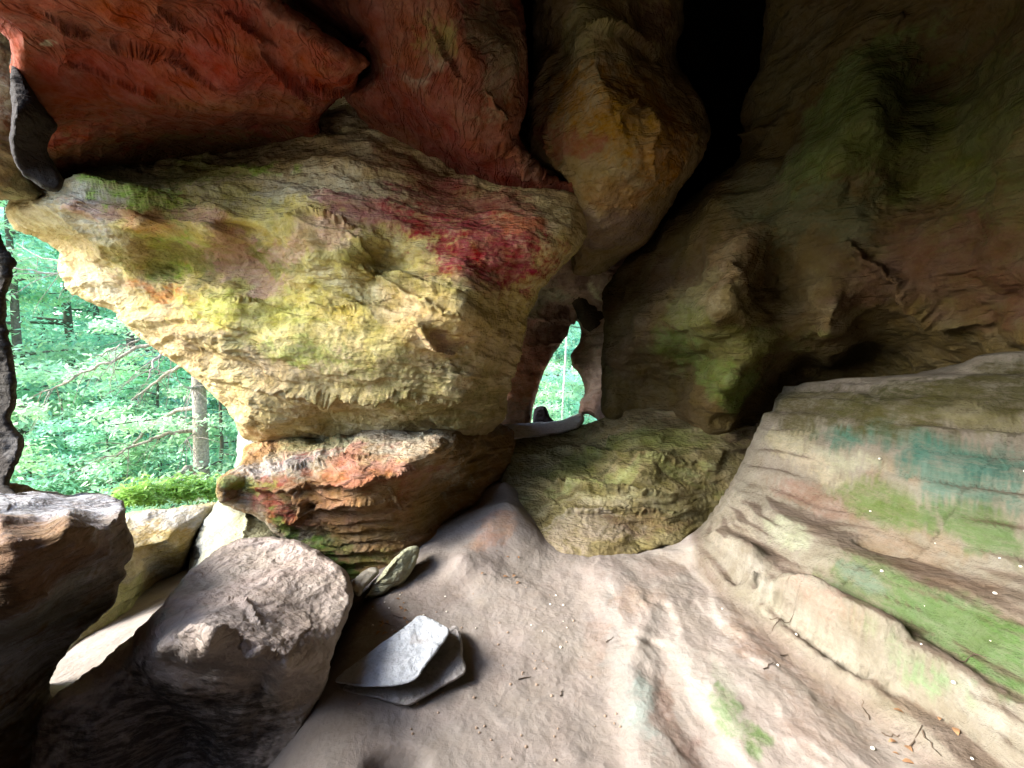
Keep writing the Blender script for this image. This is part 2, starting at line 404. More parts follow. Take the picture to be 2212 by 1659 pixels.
# --- overhanging main mass
tag(mass('overhanging_rock', [
    (20, 432), (12, 460), (28, 490), (78, 512), (128, 545), (124, 580), (150, 625), (200, 655), (250, 675), (262, 695), (310, 735), (370, 780), (430, 825), (478, 870),
    (505, 905), (522, 945), (600, 965), (800, 970), (960, 960), (1060, 935), (1092, 900), (1096, 860), (1098, 800), (1128, 745), (1140, 690), (1160, 640), (1200, 590),
    (1240, 550), (1272, 500), (1276, 430), (1262, 395), (1250, 250), (900, 180), (800, 170), (600, 160), (300, 300), (130, 395)],
    [(20, 440, 3.6), (130, 560, 4.3), (250, 660, 4.2), (430, 810, 4.1), (510, 900, 4.0), (700, 940, 4.35), (950, 945, 4.3), (1080, 900, 4.3),
     (150, 430, 3.5), (300, 480, 3.35), (450, 420, 3.7), (600, 400, 3.75), (760, 300, 4.0), (850, 420, 3.7), (1000, 520, 3.5), (1150, 500, 3.5), (1260, 450, 3.8),
     (450, 565, 3.98), (560, 600, 3.98), (350, 560, 4.0), (700, 590, 3.6), (640, 500, 3.42), (450, 500, 3.5), (500, 660, 3.62), (900, 700, 3.3), (1000, 700, 3.35), (1100, 650, 3.8), (600, 750, 3.55), (780, 800, 3.5),
     (960, 740, 3.5), (1000, 850, 3.65), (850, 900, 3.95), (650, 880, 3.85), (560, 800, 3.75), (1060, 800, 3.9), (400, 700, 3.85), (820, 600, 3.7), (760, 560, 3.45), (300, 340, 4.6), (500, 300, 4.7), (1000, 380, 4.1), (1200, 350, 4.2)],
    TAN, [
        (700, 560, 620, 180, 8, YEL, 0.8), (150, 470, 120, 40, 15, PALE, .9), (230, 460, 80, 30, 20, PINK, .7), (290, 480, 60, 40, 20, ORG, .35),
        (300, 415, 120, 30, 8, MOSS, .95), (450, 370, 120, 30, -4, MOSS, .5), (250, 380, 100, 20, 0, (.12, .13, .1), .8), (700, 390, 170, 45, 15, PALE, .9), (560, 370, 60, 12, 0, MOSS, .9),
        (480, 560, 240, 34, 5, OLIVE, .85), (330, 540, 90, 25, 10, BRN, .5), (360, 630, 90, 20, 5, ORG, .8), (560, 610, 100, 28, 10, PINK, .85), (700, 500, 150, 35, -18, PINK, .75),
        (800, 450, 130, 50, 20, (.34, .13, .12), .85), (1010, 480, 190, 90, 25, MAR, 1), (1060, 560, 150, 70, 0, MAR, 1), (1120, 480, 70, 40, 20, ORG, .6), (1220, 490, 40, 50, 20, TAN, .8),
        (700, 690, 360, 90, 6, YEL, .9), (560, 700, 200, 60, 20, YG, 0.35), (450, 650, 90, 30, 10, YG, .4), (700, 740, 240, 30, 6, (.58, .47, .2), .7), (820, 660, 120, 22, 10, PALE, .6), (900, 700, 170, 70, 20, (.46, .32, .14), .8), (820, 600, 160, 30, 18, OLIVE, .6),
        (620, 765, 170, 22, 8, GREEN, .4), (500, 770, 60, 50, 35, (.5, .4, .2), .7), (200, 610, 70, 60, 40, PALE, .55), (300, 700, 110, 40, 38, TAN, .7), (940, 740, 60, 20, 25, BRN, .8),
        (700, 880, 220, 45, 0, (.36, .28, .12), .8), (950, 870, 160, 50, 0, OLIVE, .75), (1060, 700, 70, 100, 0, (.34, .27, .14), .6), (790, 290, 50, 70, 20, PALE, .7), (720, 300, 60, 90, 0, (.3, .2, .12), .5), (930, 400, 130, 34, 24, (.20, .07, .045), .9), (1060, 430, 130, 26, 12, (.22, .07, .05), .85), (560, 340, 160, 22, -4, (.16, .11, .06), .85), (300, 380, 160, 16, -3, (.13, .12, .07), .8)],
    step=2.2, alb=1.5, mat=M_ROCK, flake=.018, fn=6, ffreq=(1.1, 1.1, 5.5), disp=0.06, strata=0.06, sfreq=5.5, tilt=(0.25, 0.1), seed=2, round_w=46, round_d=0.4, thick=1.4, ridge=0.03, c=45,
    cracks=[([(630, 470), (660, 455), (720, 470), (760, 490)], 5, .08), ([(740, 500), (770, 520), (800, 560)], 5, .05), ([(780, 570), (850, 590), (930, 620), (980, 640)], 8, .1),
            ([(900, 700), (930, 740), (980, 765)], 9, .1), ([(810, 600), (900, 650), (1000, 690)], 6, .06), ([(620, 660), (740, 670), (860, 650)], 4, .05), ([(500, 640), (560, 650)], 5, .05),
            ([(1120, 740), (1090, 790), (1080, 850)], 9, .12), ([(520, 830), (700, 850), (850, 840), (980, 870)], 6, .07)]),
    'huge yellow and pink overhanging rock wall bulging beside the wooded opening', 'rock wall')

# --- ledge under it
tag(mass('layered_rock_ledge', [
    (468, 1052), (474, 1032), (520, 1000), (528, 965), (600, 940), (760, 925), (900, 905), (1000, 900), (1110, 930), (1100, 1010), (1060, 1060), (1010, 1110), (985, 1180),
    (940, 1250), (900, 1275), (800, 1275), (735, 1262), (690, 1225), (655, 1190), (610, 1165), (555, 1118), (490, 1092), (470, 1075)],
    [(475, 1040, 3.35), (500, 1080, 3.45), (540, 990, 4.0), (700, 950, 4.3), (900, 930, 4.35), (1000, 925, 4.5), (620, 1025, 3.35), (760, 1000, 3.2), (880, 985, 3.2), (950, 960, 3.5), (900, 950, 3.8), (700, 980, 3.75),
     (700, 1060, 3.2), (850, 1060, 3.2), (930, 1020, 3.45), (960, 1060, 3.9), (600, 1090, 3.35), (650, 1150, 3.4), (800, 1150, 3.3), (760, 1240, 3.35), (880, 1240, 3.35), (920, 1150, 3.55), (960, 1200, 3.75), (1040, 1000, 4.4), (1000, 1100, 4.1)],
    (.36, .22, .10), [(720, 975, 260, 26, -8, PALE, .95), (580, 1010, 110, 22, -8, (.5, .45, .42), .9), (880, 960, 90, 22, -5, PALE, .8), (500, 1050, 60, 28, 5, LIME, .9),
     (620, 1090, 150, 45, 8, RED, .95), (760, 1060, 150, 50, -3, (.36, .13, .07), .85), (540, 1070, 90, 18, 8, YG, .6), (850, 1020, 120, 20, -6, (.4, .2, .14), .8), (650, 1150, 70, 22, 30, MOSS, .9),
     (760, 1190, 110, 35, 10, GREEN, .45), (860, 1120, 120, 60, 0, (.36, .24, .11), .7), (740, 1235, 60, 18, 10, GREEN, .8), (680, 960, 150, 16, -3, (.42, .42, .2), .7)],
    mat=M_BAND, step=2.2, flake=.014, ffreq=(1.2, 1.2, 9), disp=0.04, strata=0.07, sfreq=11, tilt=(0.12, 0.0), seed=3, round_w=26, round_d=0.25, thick=1.2, c=28,
    cracks=[([(480, 1060), (560, 1062), (640, 1050), (760, 1045), (900, 1010)], 4, .09), ([(600, 1130), (650, 1110), (700, 1090), (800, 1080), (900, 1075)], 4, .06), ([(840, 1050), (855, 1085), (870, 1100)], 4, .07),
            ([(640, 1055), (660, 1085), (650, 1110)], 7, .09), ([(620, 1010), (700, 1000), (800, 985)], 3, .05), ([(700, 1170), (800, 1185), (900, 1180)], 3, .04)]),
    'red and tan layered rock ledge with pale top under the yellow overhang', 'rock ledge')

# --- ceiling
tag(mass('ceiling_slab', [
    (-900, -1400), (560, -1400), (575, -120), (592, -10), (640, 30), (700, 75), (770, 112), (800, 135), (775, 160), (765, 190), (730, 215), (690, 260), (720, 330), (700, 420), (130, 440), (60, 380), (25, 200), (20, 90), (-40, 40), (-300, -150), (-420, -400)],
    [(0, 0, 2.3), (300, 0, 2.35), (550, 0, 2.5), (-600, -200, 1.8), (300, -500, 1.35), (300, -1300, .75), (-800, -1300, .75), (300, 100, 2.75), (100, 120, 2.7), (600, 120, 2.8), (740, 160, 3.0), (300, 200, 3.1), (500, 220, 3.2), (650, 200, 3.2),
     (100, 250, 3.1), (200, 300, 3.6), (400, 300, 4.0), (600, 300, 4.2), (400, 360, 4.7), (150, 370, 4.0), (600, 370, 4.9), (500, 190, 3.0)],
    RED, [(350, 100, 420, 120, 10, RED, 1), (120, 60, 120, 60, 0, (.28, .11, .07), .7), (700, 90, 160, 40, 38, (.42, .16, .08), .8), (450, 260, 260, 40, 0, (.28, .13, .06), .6), (400, 330, 320, 50, 3, OLIVE, .7), (200, 330, 90, 40, 0, (.36, .22, .1), .7), (85, 65, 20, 10, 0, PALE, .9), (620, 60, 60, 20, 40, (.42, .2, .14), .6), (560, 210, 120, 20, 8, (.4, .14, .08), .6)],
    mat=M_RED, step=2.0, alb=.85, flake=.005, fn=4, ffreq=(1.6, 2.6, 2.6), disp=0.07, strata=0.03, sfreq=5, tilt=(0.6, 0.5), seed=4, round_w=30, round_d=0.3, thick=0.5, c=60, facet=0.03, ffc=1.3,
    cracks=[([(230, 85), (290, 92), (330, 95), (400, 110)], 5, 0.1), ([(330, 95), (380, 120), (430, 160), (470, 190)], 4, 0.0628), ([(560, 110), (620, 165), (650, 200), (670, 225)], 4, 0.088), ([(480, 20), (540, 60), (600, 100)], 4, 0.05),
            ([(100, 30), (160, 60), (190, 70)], 4, 0.0628), ([(130, 130), (300, 180), (420, 230)], 4, 0.05), ([(650, 170), (700, 190), (740, 200)], 5, 0.0752), ([(330, 0), (370, 30), (400, 50)], 4, 0.05)]),
    'broad brick red slanting ceiling slab with thin black cracks at the upper left', 'rock slab')
tag(mass('ceiling_block', [
    (600, -1400), (1080, -1400), (1110, -200), (1128, 0), (1140, 120), (1140, 230), (1120, 290), (1150, 340), (1200, 385), (1268, 405), (1278, 440), (1200, 470), (1000, 460), (900, 420), (830, 330), (770, 240), (745, 200), (800, 140), (720, 60), (640, 10), (615, -60)],
    [(700, 0, 2.9), (1000, 0, 2.7), (1100, 0, 3.0), (900, -500, 1.5), (900, -1300, .8), (800, 120, 3.1), (900, 130, 3.0), (1050, 130, 2.9), (1130, 200, 3.2), (1100, 270, 3.25), (950, 230, 3.2), (820, 220, 3.5), (850, 300, 4.1), (950, 370, 4.2), (1000, 310, 3.5), (1100, 350, 3.6), (1240, 430, 4.1), (1250, 400, 3.5), (1180, 360, 3.4)],
    (.32, .11, .065), [(950, 80, 180, 90, 20, (.33, .12, .07), .9), (1060, 80, 60, 110, 5, (.36, .27, .15), .85), (930, 90, 60, 50, 0, (.34, .3, .1), .7), (850, 170, 100, 18, -18, PALE, .8), (880, 220, 110, 50, 20, DRED, .9), (1090, 180, 50, 90, 0, (.4, .3, .18), .8), (1000, 360, 220, 60, 25, DRED, .9), (1190, 350, 80, 30, 20, (.34, .18, .13), .7), (1100, 20, 40, 80, 0, (.4, .25, .15), .5)],
    mat=M_RED, step=2.0, alb=.9, flake=.006, fn=4, ffreq=(2.2, 2.0, 2.2), disp=0.08, strata=0.03, sfreq=6, tilt=(-0.4, 0.5), seed=5, round_w=36, round_d=0.35, thick=0.7, c=45, facet=0.05, ffc=1.6,
    cracks=[([(1000, 300), (1100, 320), (1170, 385), (1265, 402)], 5, 0.11), ([(930, 60), (960, 130), (1000, 180)], 4, 0.0628), ([(790, 100), (740, 90), (690, 60)], 5, 0.1), ([(1050, 200), (1090, 250), (1080, 280)], 4, 0.0628)]),
    'dark red and tan ceiling block hanging above the yellow overhang', 'rock block')
tag(mass('hanging_boulder', [
    (1150, -900), (1480, -900), (1480, -100), (1475, 60), (1460, 120), (1495, 180), (1520, 230), (1535, 285), (1510, 350), (1470, 410), (1430, 480), (1390, 530), (1340, 560), (1300, 590), (1240, 590), (1220, 420), (1150, 350), (1138, 260), (1150, 150)],
    [(1250, 0, 3.3), (1400, 0, 3.7), (1300, -600, 1.9), (1200, 100, 3.7), (1280, 120, 3.2), (1350, 180, 3.2), (1300, 250, 3.2), (1400, 300, 3.3), (1500, 280, 3.6), (1450, 180, 3.8), (1380, 450, 3.8), (1250, 350, 3.6), (1170, 230, 3.7), (1300, 500, 4.1), (1300, 580, 4.8), (1400, 130, 3.7), (1260, 60, 3.3)],
    (.40, .28, .13), [(1290, 140, 90, 80, 10, (.44, .36, .2), .9), (1270, 50, 70, 60, 0, (.36, .33, .14), .8), (1230, 230, 80, 50, 0, (.42, .34, .24), .8), (1400, 280, 140, 120, 20, OCH, .95), (1220, 310, 60, 40, 10, (.36, .12, .07), .8), (1340, 510, 90, 40, 0, (.34, .24, .19), .8), (1400, 60, 70, 60, 0, (.22, .12, .07), .9), (1320, 420, 70, 40, 0, (.4, .2, .05), .6)],
    mat=M_SMOOTH, step=2.2, alb=1.0, flake=.006, fn=4, ffreq=(2.4, 2.4, 1.8), disp=0.08, strata=0.02, seed=6, round_w=50, round_d=0.5, thick=2.5, c=40, facet=0.06, ffc=1.8,
    cracks=[([(1390, 230), (1405, 280), (1400, 330), (1415, 380)], 5, 0.088), ([(1380, 210), (1340, 240), (1345, 270)], 4, 0.05), ([(1270, 60), (1360, 80), (1420, 130)], 5, 0.1), ([(1440, 300), (1430, 340)], 4, 0.0377), ([(1180, 290), (1200, 340), (1240, 370)], 5, 0.0752)]),
    'ochre and pale hanging boulder wedged beside the black roof crevice', 'boulder')
# crevice back
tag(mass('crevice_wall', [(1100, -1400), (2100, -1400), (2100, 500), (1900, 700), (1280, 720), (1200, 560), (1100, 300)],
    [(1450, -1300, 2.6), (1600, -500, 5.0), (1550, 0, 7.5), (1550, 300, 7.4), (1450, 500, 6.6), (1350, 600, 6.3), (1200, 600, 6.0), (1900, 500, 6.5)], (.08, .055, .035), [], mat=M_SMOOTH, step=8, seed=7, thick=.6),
    'dark brown wall at the back of the tall roof crevice', 'rock wall')
# --- right wall
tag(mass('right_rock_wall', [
    (1305, 900), (1300, 800), (1304, 700), (1300, 640), (1320, 600), (1350, 560), (1440, 465), (1540, 390), (1605, 330), (1612, 240), (1640, 150), (1655, 40), (1665, -200), (1700, -1400), (4200, -1400), (4200, 1500), (2600, 1100), (2212, 1000), (1700, 980), (1500, 940), (1400, 900)],
    [(1310, 640, 5.0), (1320, 860, 4.9), (1400, 700, 4.3), (1450, 620, 4.3), (1500, 560, 4.0), (1590, 520, 3.45), (1600, 620, 3.3), (1560, 700, 3.5), (1480, 700, 3.9), (1640, 620, 3.7), (1640, 700, 3.55), (1400, 830, 4.9), (1500, 800, 4.4), (1540, 780, 4.1), (1580, 840, 3.8),
     (1660, 780, 3.9), (1700, 820, 4.5), (1600, 870, 4.2), (1560, 920, 4.2), (1850, 780, 4.1), (1800, 720, 3.35), (2000, 775, 3.5), (2100, 720, 2.85), (1450, 480, 4.6), (2000, 640, 2.95), (1640, 300, 3.9), (1700, 100, 3.6), (1850, 100, 3.0), (1900, 250, 2.8), (1750, 350, 3.2), (1900, 450, 3.1), (2000, 400, 3.0), (2000, 200, 3.0), (2212, 0, 2.4), (2212, 300, 2.3), (2212, 600, 2.35), (2212, 800, 2.5), (1800, 900, 4.2), (2100, 900, 3.2),
     (3000, 300, 1.25), (4100, 300, .75), (3000, -1300, .9), (4100, -1300, .6), (1700, -1300, 1.0), (3000, 1100, 1.2), (2212, -500, 1.8), (4100, 1400, .8)],
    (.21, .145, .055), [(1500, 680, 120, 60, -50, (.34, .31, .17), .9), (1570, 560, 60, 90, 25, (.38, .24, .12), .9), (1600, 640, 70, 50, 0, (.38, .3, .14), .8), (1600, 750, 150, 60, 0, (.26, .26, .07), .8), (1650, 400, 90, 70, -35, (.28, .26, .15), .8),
     (1800, 250, 90, 220, 30, (.24, .30, .09), .95), (1700, 150, 60, 120, 20, (.24, .2, .1), .6), (2050, 350, 120, 160, 20, (.22, .25, .06), .8), (2080, 560, 190, 130, 20, (.2, .085, .05), .7), (1750, 470, 160, 80, -10, (.17, .18, .09), .8), (1900, 600, 200, 60, 20, (.19, .11, .06), .7), (2150, 250, 120, 200, 0, (.18, .2, .06), .7),
     (1560, 830, 80, 50, 0, (.2, .28, .06), .8), (1350, 700, 50, 150, 0, (.2, .13, .07), .7), (1450, 600, 60, 40, -30, (.2, .12, .07), .6)],
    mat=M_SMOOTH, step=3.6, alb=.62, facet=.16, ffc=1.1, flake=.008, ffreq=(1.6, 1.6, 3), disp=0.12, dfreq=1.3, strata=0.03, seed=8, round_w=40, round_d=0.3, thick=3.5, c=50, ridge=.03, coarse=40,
    cracks=[([(1830, 520), (1860, 560), (1950, 610), (2060, 680), (2130, 700)], 10, .15), ([(1590, 300), (1650, 290), (1680, 275)], 6, .08), ([(1570, 560), (1600, 600), (1620, 650)], 6, .08), ([(1440, 690), (1480, 640), (1560, 560)], 5, .06), ([(1950, 30), (1920, 60)], 6, .05)]),
    'tall dim olive and brown rock wall along the right side', 'rock wall')
# --- banded rock in the middle
tag(mass('banded_rock', [
    (1080, 1010), (1095, 960), (1100, 925), (1180, 928), (1250, 920), (1300, 905), (1340, 885), (1400, 868), (1480, 862), (1530, 866), (1590, 880), (1690, 920), (1680, 1000), (1620, 1070), (1570, 1120), (1540, 1170),
    (1500, 1180), (1430, 1180), (1350, 1210), (1265, 1245), (1200, 1245), (1120, 1215), (1090, 1150), (1085, 1080)],
    [(1110, 950, 5.3), (1250, 930, 5.4), (1400, 880, 4.9), (1500, 880, 4.7), (1620, 960, 4.25), (1200, 1000, 4.7), (1350, 960, 4.3), (1450, 960, 4.2), (1550, 960, 4.15), (1120, 1060, 4.3), (1250, 1060, 3.9), (1400, 1050, 3.75), (1500, 1050, 3.85), (1580, 1050, 3.95), (1300, 1150, 3.45), (1200, 1200, 3.3), (1400, 1150, 3.5), (1500, 1120, 3.65), (1150, 1170, 3.5), (1260, 1225, 3.15), (1430, 1165, 3.4), (1520, 1150, 3.6)],
    (.29, .24, .11), [(1330, 910, 160, 36, -8, (.36, .25, .12), .85), (1350, 960, 200, 24, -2, (.24, .26, .07), .8), (1330, 1030, 210, 16, 6, (.34, .36, .13), .8), (1300, 1000, 200, 16, 4, (.2, .19, .06), .7), (1320, 1090, 200, 14, 8, (.4, .35, .2), .8), (1300, 1065, 200, 10, 5, (.2, .17, .06), .8), (1250, 1160, 120, 40, 5, (.42, .34, .25), .8), (1400, 1140, 90, 20, -10, (.24, .15, .09), .6), (1250, 1130, 140, 8, 6, (.46, .4, .3), .7), (1600, 920, 60, 60, 0, (.15, .09, .06), .8), (1380, 985, 180, 7, -2, (.13, .12, .04), .9), (1350, 1048, 190, 6, 4, (.14, .12, .045), .9), (1330, 1108, 180, 6, 6, (.16, .13, .06), .9), (1380, 1010, 170, 8, 2, (.36, .37, .15), .8), (1300, 1075, 180, 7, 6, (.42, .39, .2), .8)],
    mat=M_BAND, step=2.6, flake=.005, ffreq=(.5, .5, 7), disp=0.04, alb=.85, strata=0.09, sfreq=6, tilt=(-0.06, 0.0), seed=9, round_w=6, round_d=0.05, thick=1.0, c=40,
    cracks=[([(1130, 985), (1300, 980), (1500, 1000)], 6, .07), ([(1120, 1040), (1260, 1050), (1450, 1070)], 6, .08), ([(1150, 1110), (1300, 1100), (1450, 1110)], 5, .05)]),
    'green banded sloping rock between the small far opening and the floor', 'rock')
# --- back arch around the small opening
tag(mass('back_rock_arch', [
    (1060, 520), (1360, 520), (1360, 940), (1290, 905), (1268, 895), (1250, 905), (1252, 880), (1262, 850), (1258, 815), (1238, 788), (1234, 768), (1252, 740), (1255, 705), (1246, 693), (1232, 700), (1226, 722), (1212, 740), (1190, 775), (1170, 815), (1160, 850), (1150, 885), (1140, 925), (1080, 940), (1060, 800)],
    [(1080, 540, 5.6), (1340, 540, 5.4), (1200, 640, 6.2), (1150, 700, 6.4), (1120, 850, 6.4), (1160, 800, 6.8), (1270, 720, 6.6), (1270, 850, 6.2), (1330, 900, 5.5), (1240, 700, 7.2), (1280, 640, 6.0)],
    (.26, .17, .13), [(1140, 800, 60, 90, 10, (.36, .16, .11), .9), (1180, 720, 70, 40, 0, (.2, .13, .1), .7), (1275, 780, 40, 90, 0, (.24, .19, .16), .8), (1180, 640, 60, 30, 0, (.26, .3, .2), .5), (1290, 630, 16, 16, 0, (.5, .45, .3), .9)],
    mat=M_ROCK, step=2.5, alb=2.0, jitter=3, disp=0.16, dfreq=1.8, strata=0.09, sfreq=3.2, seed=10, round_w=14, round_d=0.4, thick=1.2, c=30,
    cracks=[([(1100, 690), (1200, 680), (1300, 690)], 4, .15), ([(1120, 750), (1160, 745), (1215, 735)], 3, .12)]),
    'far rock arch framing the narrow bright gap at the back of the cave', 'rock arch')
tag(mass('far_stone', [(1150, 915), (1155, 885), (1168, 877), (1180, 880), (1188, 900), (1200, 915), (1185, 935), (1155, 935)],
    [(1150, 910, 6.0), (1170, 880, 6.1), (1195, 910, 6.0), (1170, 930, 5.9)], (.08, .07, .08), mat=M_SMOOTH, step=2, jitter=2, round_w=8, round_d=.1, thick=.4, disp=.03, strata=0, seed=12),
    'small black stone standing in the narrow bright gap', 'stone')
tag(mass('pale_sill_rock', [(1080, 922), (1110, 917), (1160, 912), (1210, 908), (1255, 893), (1262, 905), (1250, 925), (1200, 940), (1090, 950)],
    [(1100, 920, 5.6), (1250, 900, 5.7), (1170, 912, 5.6), (1170, 932, 5.3), (1100, 940, 5.3)], (.5, .44, .42), alb=2.0, mat=M_SMOOTH, step=2, jitter=2, round_w=6, round_d=.3, thick=.5, disp=.04, strata=0.01, seed=13),
    'pale flat sill of rock along the foot of the narrow gap', 'rock')
tag(mass('upper_left_rock', [(-160, -100), (-60, -40), (8, 20), (60, 60), (70, 150), (70, 250), (60, 310), (60, 365), (85, 400), (132, 418), (95, 436), (30, 432), (5, 432), (-100, 445), (-160, 400)],
    [(0, 100, 3.3), (0, 300, 3.2), (20, 400, 3.4), (120, 420, 3.7), (-600, 0, 2.4), (-600, 460, 2.5), (-100, 440, 3.2)], (.36, .27, .15), [(10, 250, 40, 100, 0, (.4, .3, .18), .8), (60, 420, 80, 30, 10, (.3, .29, .16), .9)],
    step=4, seed=14, disp=.07, strata=.03, round_w=20, round_d=.2, thick=.6), 'tan olive rock at the upper left frame edge above the wooded opening', 'rock')
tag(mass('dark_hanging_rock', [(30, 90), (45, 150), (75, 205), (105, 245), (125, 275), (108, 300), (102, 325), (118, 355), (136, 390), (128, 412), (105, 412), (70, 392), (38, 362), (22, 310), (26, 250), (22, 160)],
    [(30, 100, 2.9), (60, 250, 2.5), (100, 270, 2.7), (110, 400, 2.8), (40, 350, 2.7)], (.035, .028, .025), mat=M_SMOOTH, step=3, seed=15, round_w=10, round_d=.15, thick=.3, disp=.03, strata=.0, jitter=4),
    'black wedge of rock hanging down at the upper left', 'rock')
# --- left column and block
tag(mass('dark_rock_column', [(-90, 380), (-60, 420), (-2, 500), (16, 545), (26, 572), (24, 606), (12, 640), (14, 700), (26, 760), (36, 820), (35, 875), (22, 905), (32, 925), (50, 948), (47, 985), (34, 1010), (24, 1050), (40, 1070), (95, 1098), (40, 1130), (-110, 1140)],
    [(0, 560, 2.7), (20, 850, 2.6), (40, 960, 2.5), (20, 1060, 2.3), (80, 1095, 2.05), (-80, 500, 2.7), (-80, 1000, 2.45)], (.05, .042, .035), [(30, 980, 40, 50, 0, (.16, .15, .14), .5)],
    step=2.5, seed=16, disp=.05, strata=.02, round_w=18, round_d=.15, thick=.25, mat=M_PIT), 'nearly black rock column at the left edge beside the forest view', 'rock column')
tag(mass('flat_topped_rock', [(-900, 1100), (-300, 1060), (10, 1042), (55, 1046), (80, 1058), (120, 1062), (150, 1068), (200, 1064), (262, 1080), (272, 1100), (270, 1125), (282, 1150), (290, 1175), (284, 1205), (270, 1222), (272, 1245), (258, 1265), (250, 1300), (215, 1335),
    (175, 1372), (140, 1410), (118, 1442), (108, 1478), (116, 1515), (200, 1600), (330, 1800), (330, 2100), (-900, 2100)],
    [(20, 1045, 2.7), (150, 1068, 2.6), (255, 1082, 2.4), (60, 1100, 1.85), (0, 1115, 1.6), (150, 1105, 1.72), (262, 1110, 1.95), (270, 1130, 2.0), (100, 1130, 1.6), (200, 1130, 1.75), (285, 1180, 2.0), (150, 1250, 1.7), (50, 1300, 1.5), (250, 1260, 2.0), (180, 1350, 1.95), (100, 1400, 1.9), (110, 1480, 2.0), (0, 1500, 1.75), (0, 1700, 1.75), (200, 1700, 1.8), (-700, 1200, 1.2), (-700, 2000, 1.3), (200, 2000, 1.6)],
    (.20, .13, .075), [(140, 1085, 190, 34, 2, (.44, .44, .46), 1), (-50, 1080, 120, 30, 2, (.4, .4, .4), .9), (270, 1170, 40, 80, 0, (.28, .21, .14), .7), (60, 1200, 180, 60, 0, (.2, .11, .06), .7), (150, 1300, 120, 60, -30, (.15, .13, .05), .6)],
    mat=M_BAND, step=2.6, flake=.003, seed=17, disp=.04, strata=.03, sfreq=12, tilt=(-.15, .2), round_w=14, round_d=.12, thick=.6, c=18),
    'dark undercut block with a silvery flat top left of the big boulder', 'rock')
# --- big boulder
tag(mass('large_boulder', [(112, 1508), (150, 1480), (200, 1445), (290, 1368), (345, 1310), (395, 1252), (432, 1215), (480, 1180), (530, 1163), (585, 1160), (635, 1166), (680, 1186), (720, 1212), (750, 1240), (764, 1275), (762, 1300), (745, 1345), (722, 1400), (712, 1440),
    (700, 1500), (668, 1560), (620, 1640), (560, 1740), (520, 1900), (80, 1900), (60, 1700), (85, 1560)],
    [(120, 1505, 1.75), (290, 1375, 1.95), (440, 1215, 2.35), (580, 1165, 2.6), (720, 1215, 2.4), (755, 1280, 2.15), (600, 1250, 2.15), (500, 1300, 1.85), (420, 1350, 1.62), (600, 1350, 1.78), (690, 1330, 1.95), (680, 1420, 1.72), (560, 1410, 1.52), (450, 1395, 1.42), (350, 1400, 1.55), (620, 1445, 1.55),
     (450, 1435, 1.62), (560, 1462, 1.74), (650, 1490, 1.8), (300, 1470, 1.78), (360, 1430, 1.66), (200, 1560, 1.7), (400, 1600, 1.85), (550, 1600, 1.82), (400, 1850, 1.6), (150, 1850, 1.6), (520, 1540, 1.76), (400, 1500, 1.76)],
    (.40, .33, .28), [(580, 1260, 200, 110, 20, (.47, .39, .33), .9), (300, 1420, 160, 30, -40, (.27, .27, .24), .8), (450, 1350, 130, 40, 10, (.3, .26, .23), .6), (400, 1580, 270, 130, 0, (.07, .055, .045), 1), (570, 1180, 90, 20, 0, (.42, .35, .32), .7)],  # the big near-black ellipse paints shade onto the front face
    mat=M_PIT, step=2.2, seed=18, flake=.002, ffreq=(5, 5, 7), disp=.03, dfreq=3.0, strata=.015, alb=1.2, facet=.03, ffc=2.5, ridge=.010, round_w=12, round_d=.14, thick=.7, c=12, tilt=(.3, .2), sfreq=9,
    cracks=[([(480, 1290), (520, 1300), (560, 1350)], 5, .03), ([(380, 1380), (450, 1370), (540, 1400), (600, 1420)], 7, .04)]),
    'large pitted grey brown boulder lit on top with its shaded front painted black', 'boulder')
# --- loose slabs
tag(mass('bluish_rock_slab', [(724, 1472), (745, 1450), (790, 1415), (840, 1378), (880, 1350), (905, 1330), (930, 1336), (952, 1348), (972, 1362), (960, 1385), (938, 1415), (915, 1445), (895, 1470), (850, 1482), (800, 1484), (760, 1480)],
    [], BLU, [(840, 1440, 80, 30, -20, (.4, .4, .42), .5), (940, 1365, 20, 25, -50, (.36, .34, .33), .7)], zpts=[(724, 1472, .07), (905, 1330, .17), (895, 1468, .13)],
    mat=M_SMOOTH, step=2, seed=19, jitter=2.5, disp=.010, dfreq=7, strata=.0, flake=.004, round_w=3, round_d=.008, thick=.06, c=60), 'pale bluish slab of stone propped on the broken grey slab', 'stone slab')
tag(mass('grey_rock_slab', [(740, 1490), (800, 1440), (900, 1400), (950, 1372), (978, 1352), (990, 1356), (998, 1385), (1000, 1415), (1006, 1440), (1002, 1458), (960, 1482), (915, 1508), (882, 1524), (845, 1518), (800, 1505)],
    [], (.42, .39, .37), [(880, 1500, 80, 14, -30, (.46, .44, .43), .7), (1000, 1400, 10, 40, 0, (.3, .26, .22), .7)], zpts=[(880, 1523, .035), (1000, 1455, .06), (985, 1355, .09)],
    mat=M_SMOOTH, step=2, seed=20, jitter=3, disp=.010, dfreq=7, strata=.0, flake=.004, round_w=3, round_d=.012, thick=.05, c=60), 'broken grey slab lying on the sand under the bluish slab', 'stone slab')
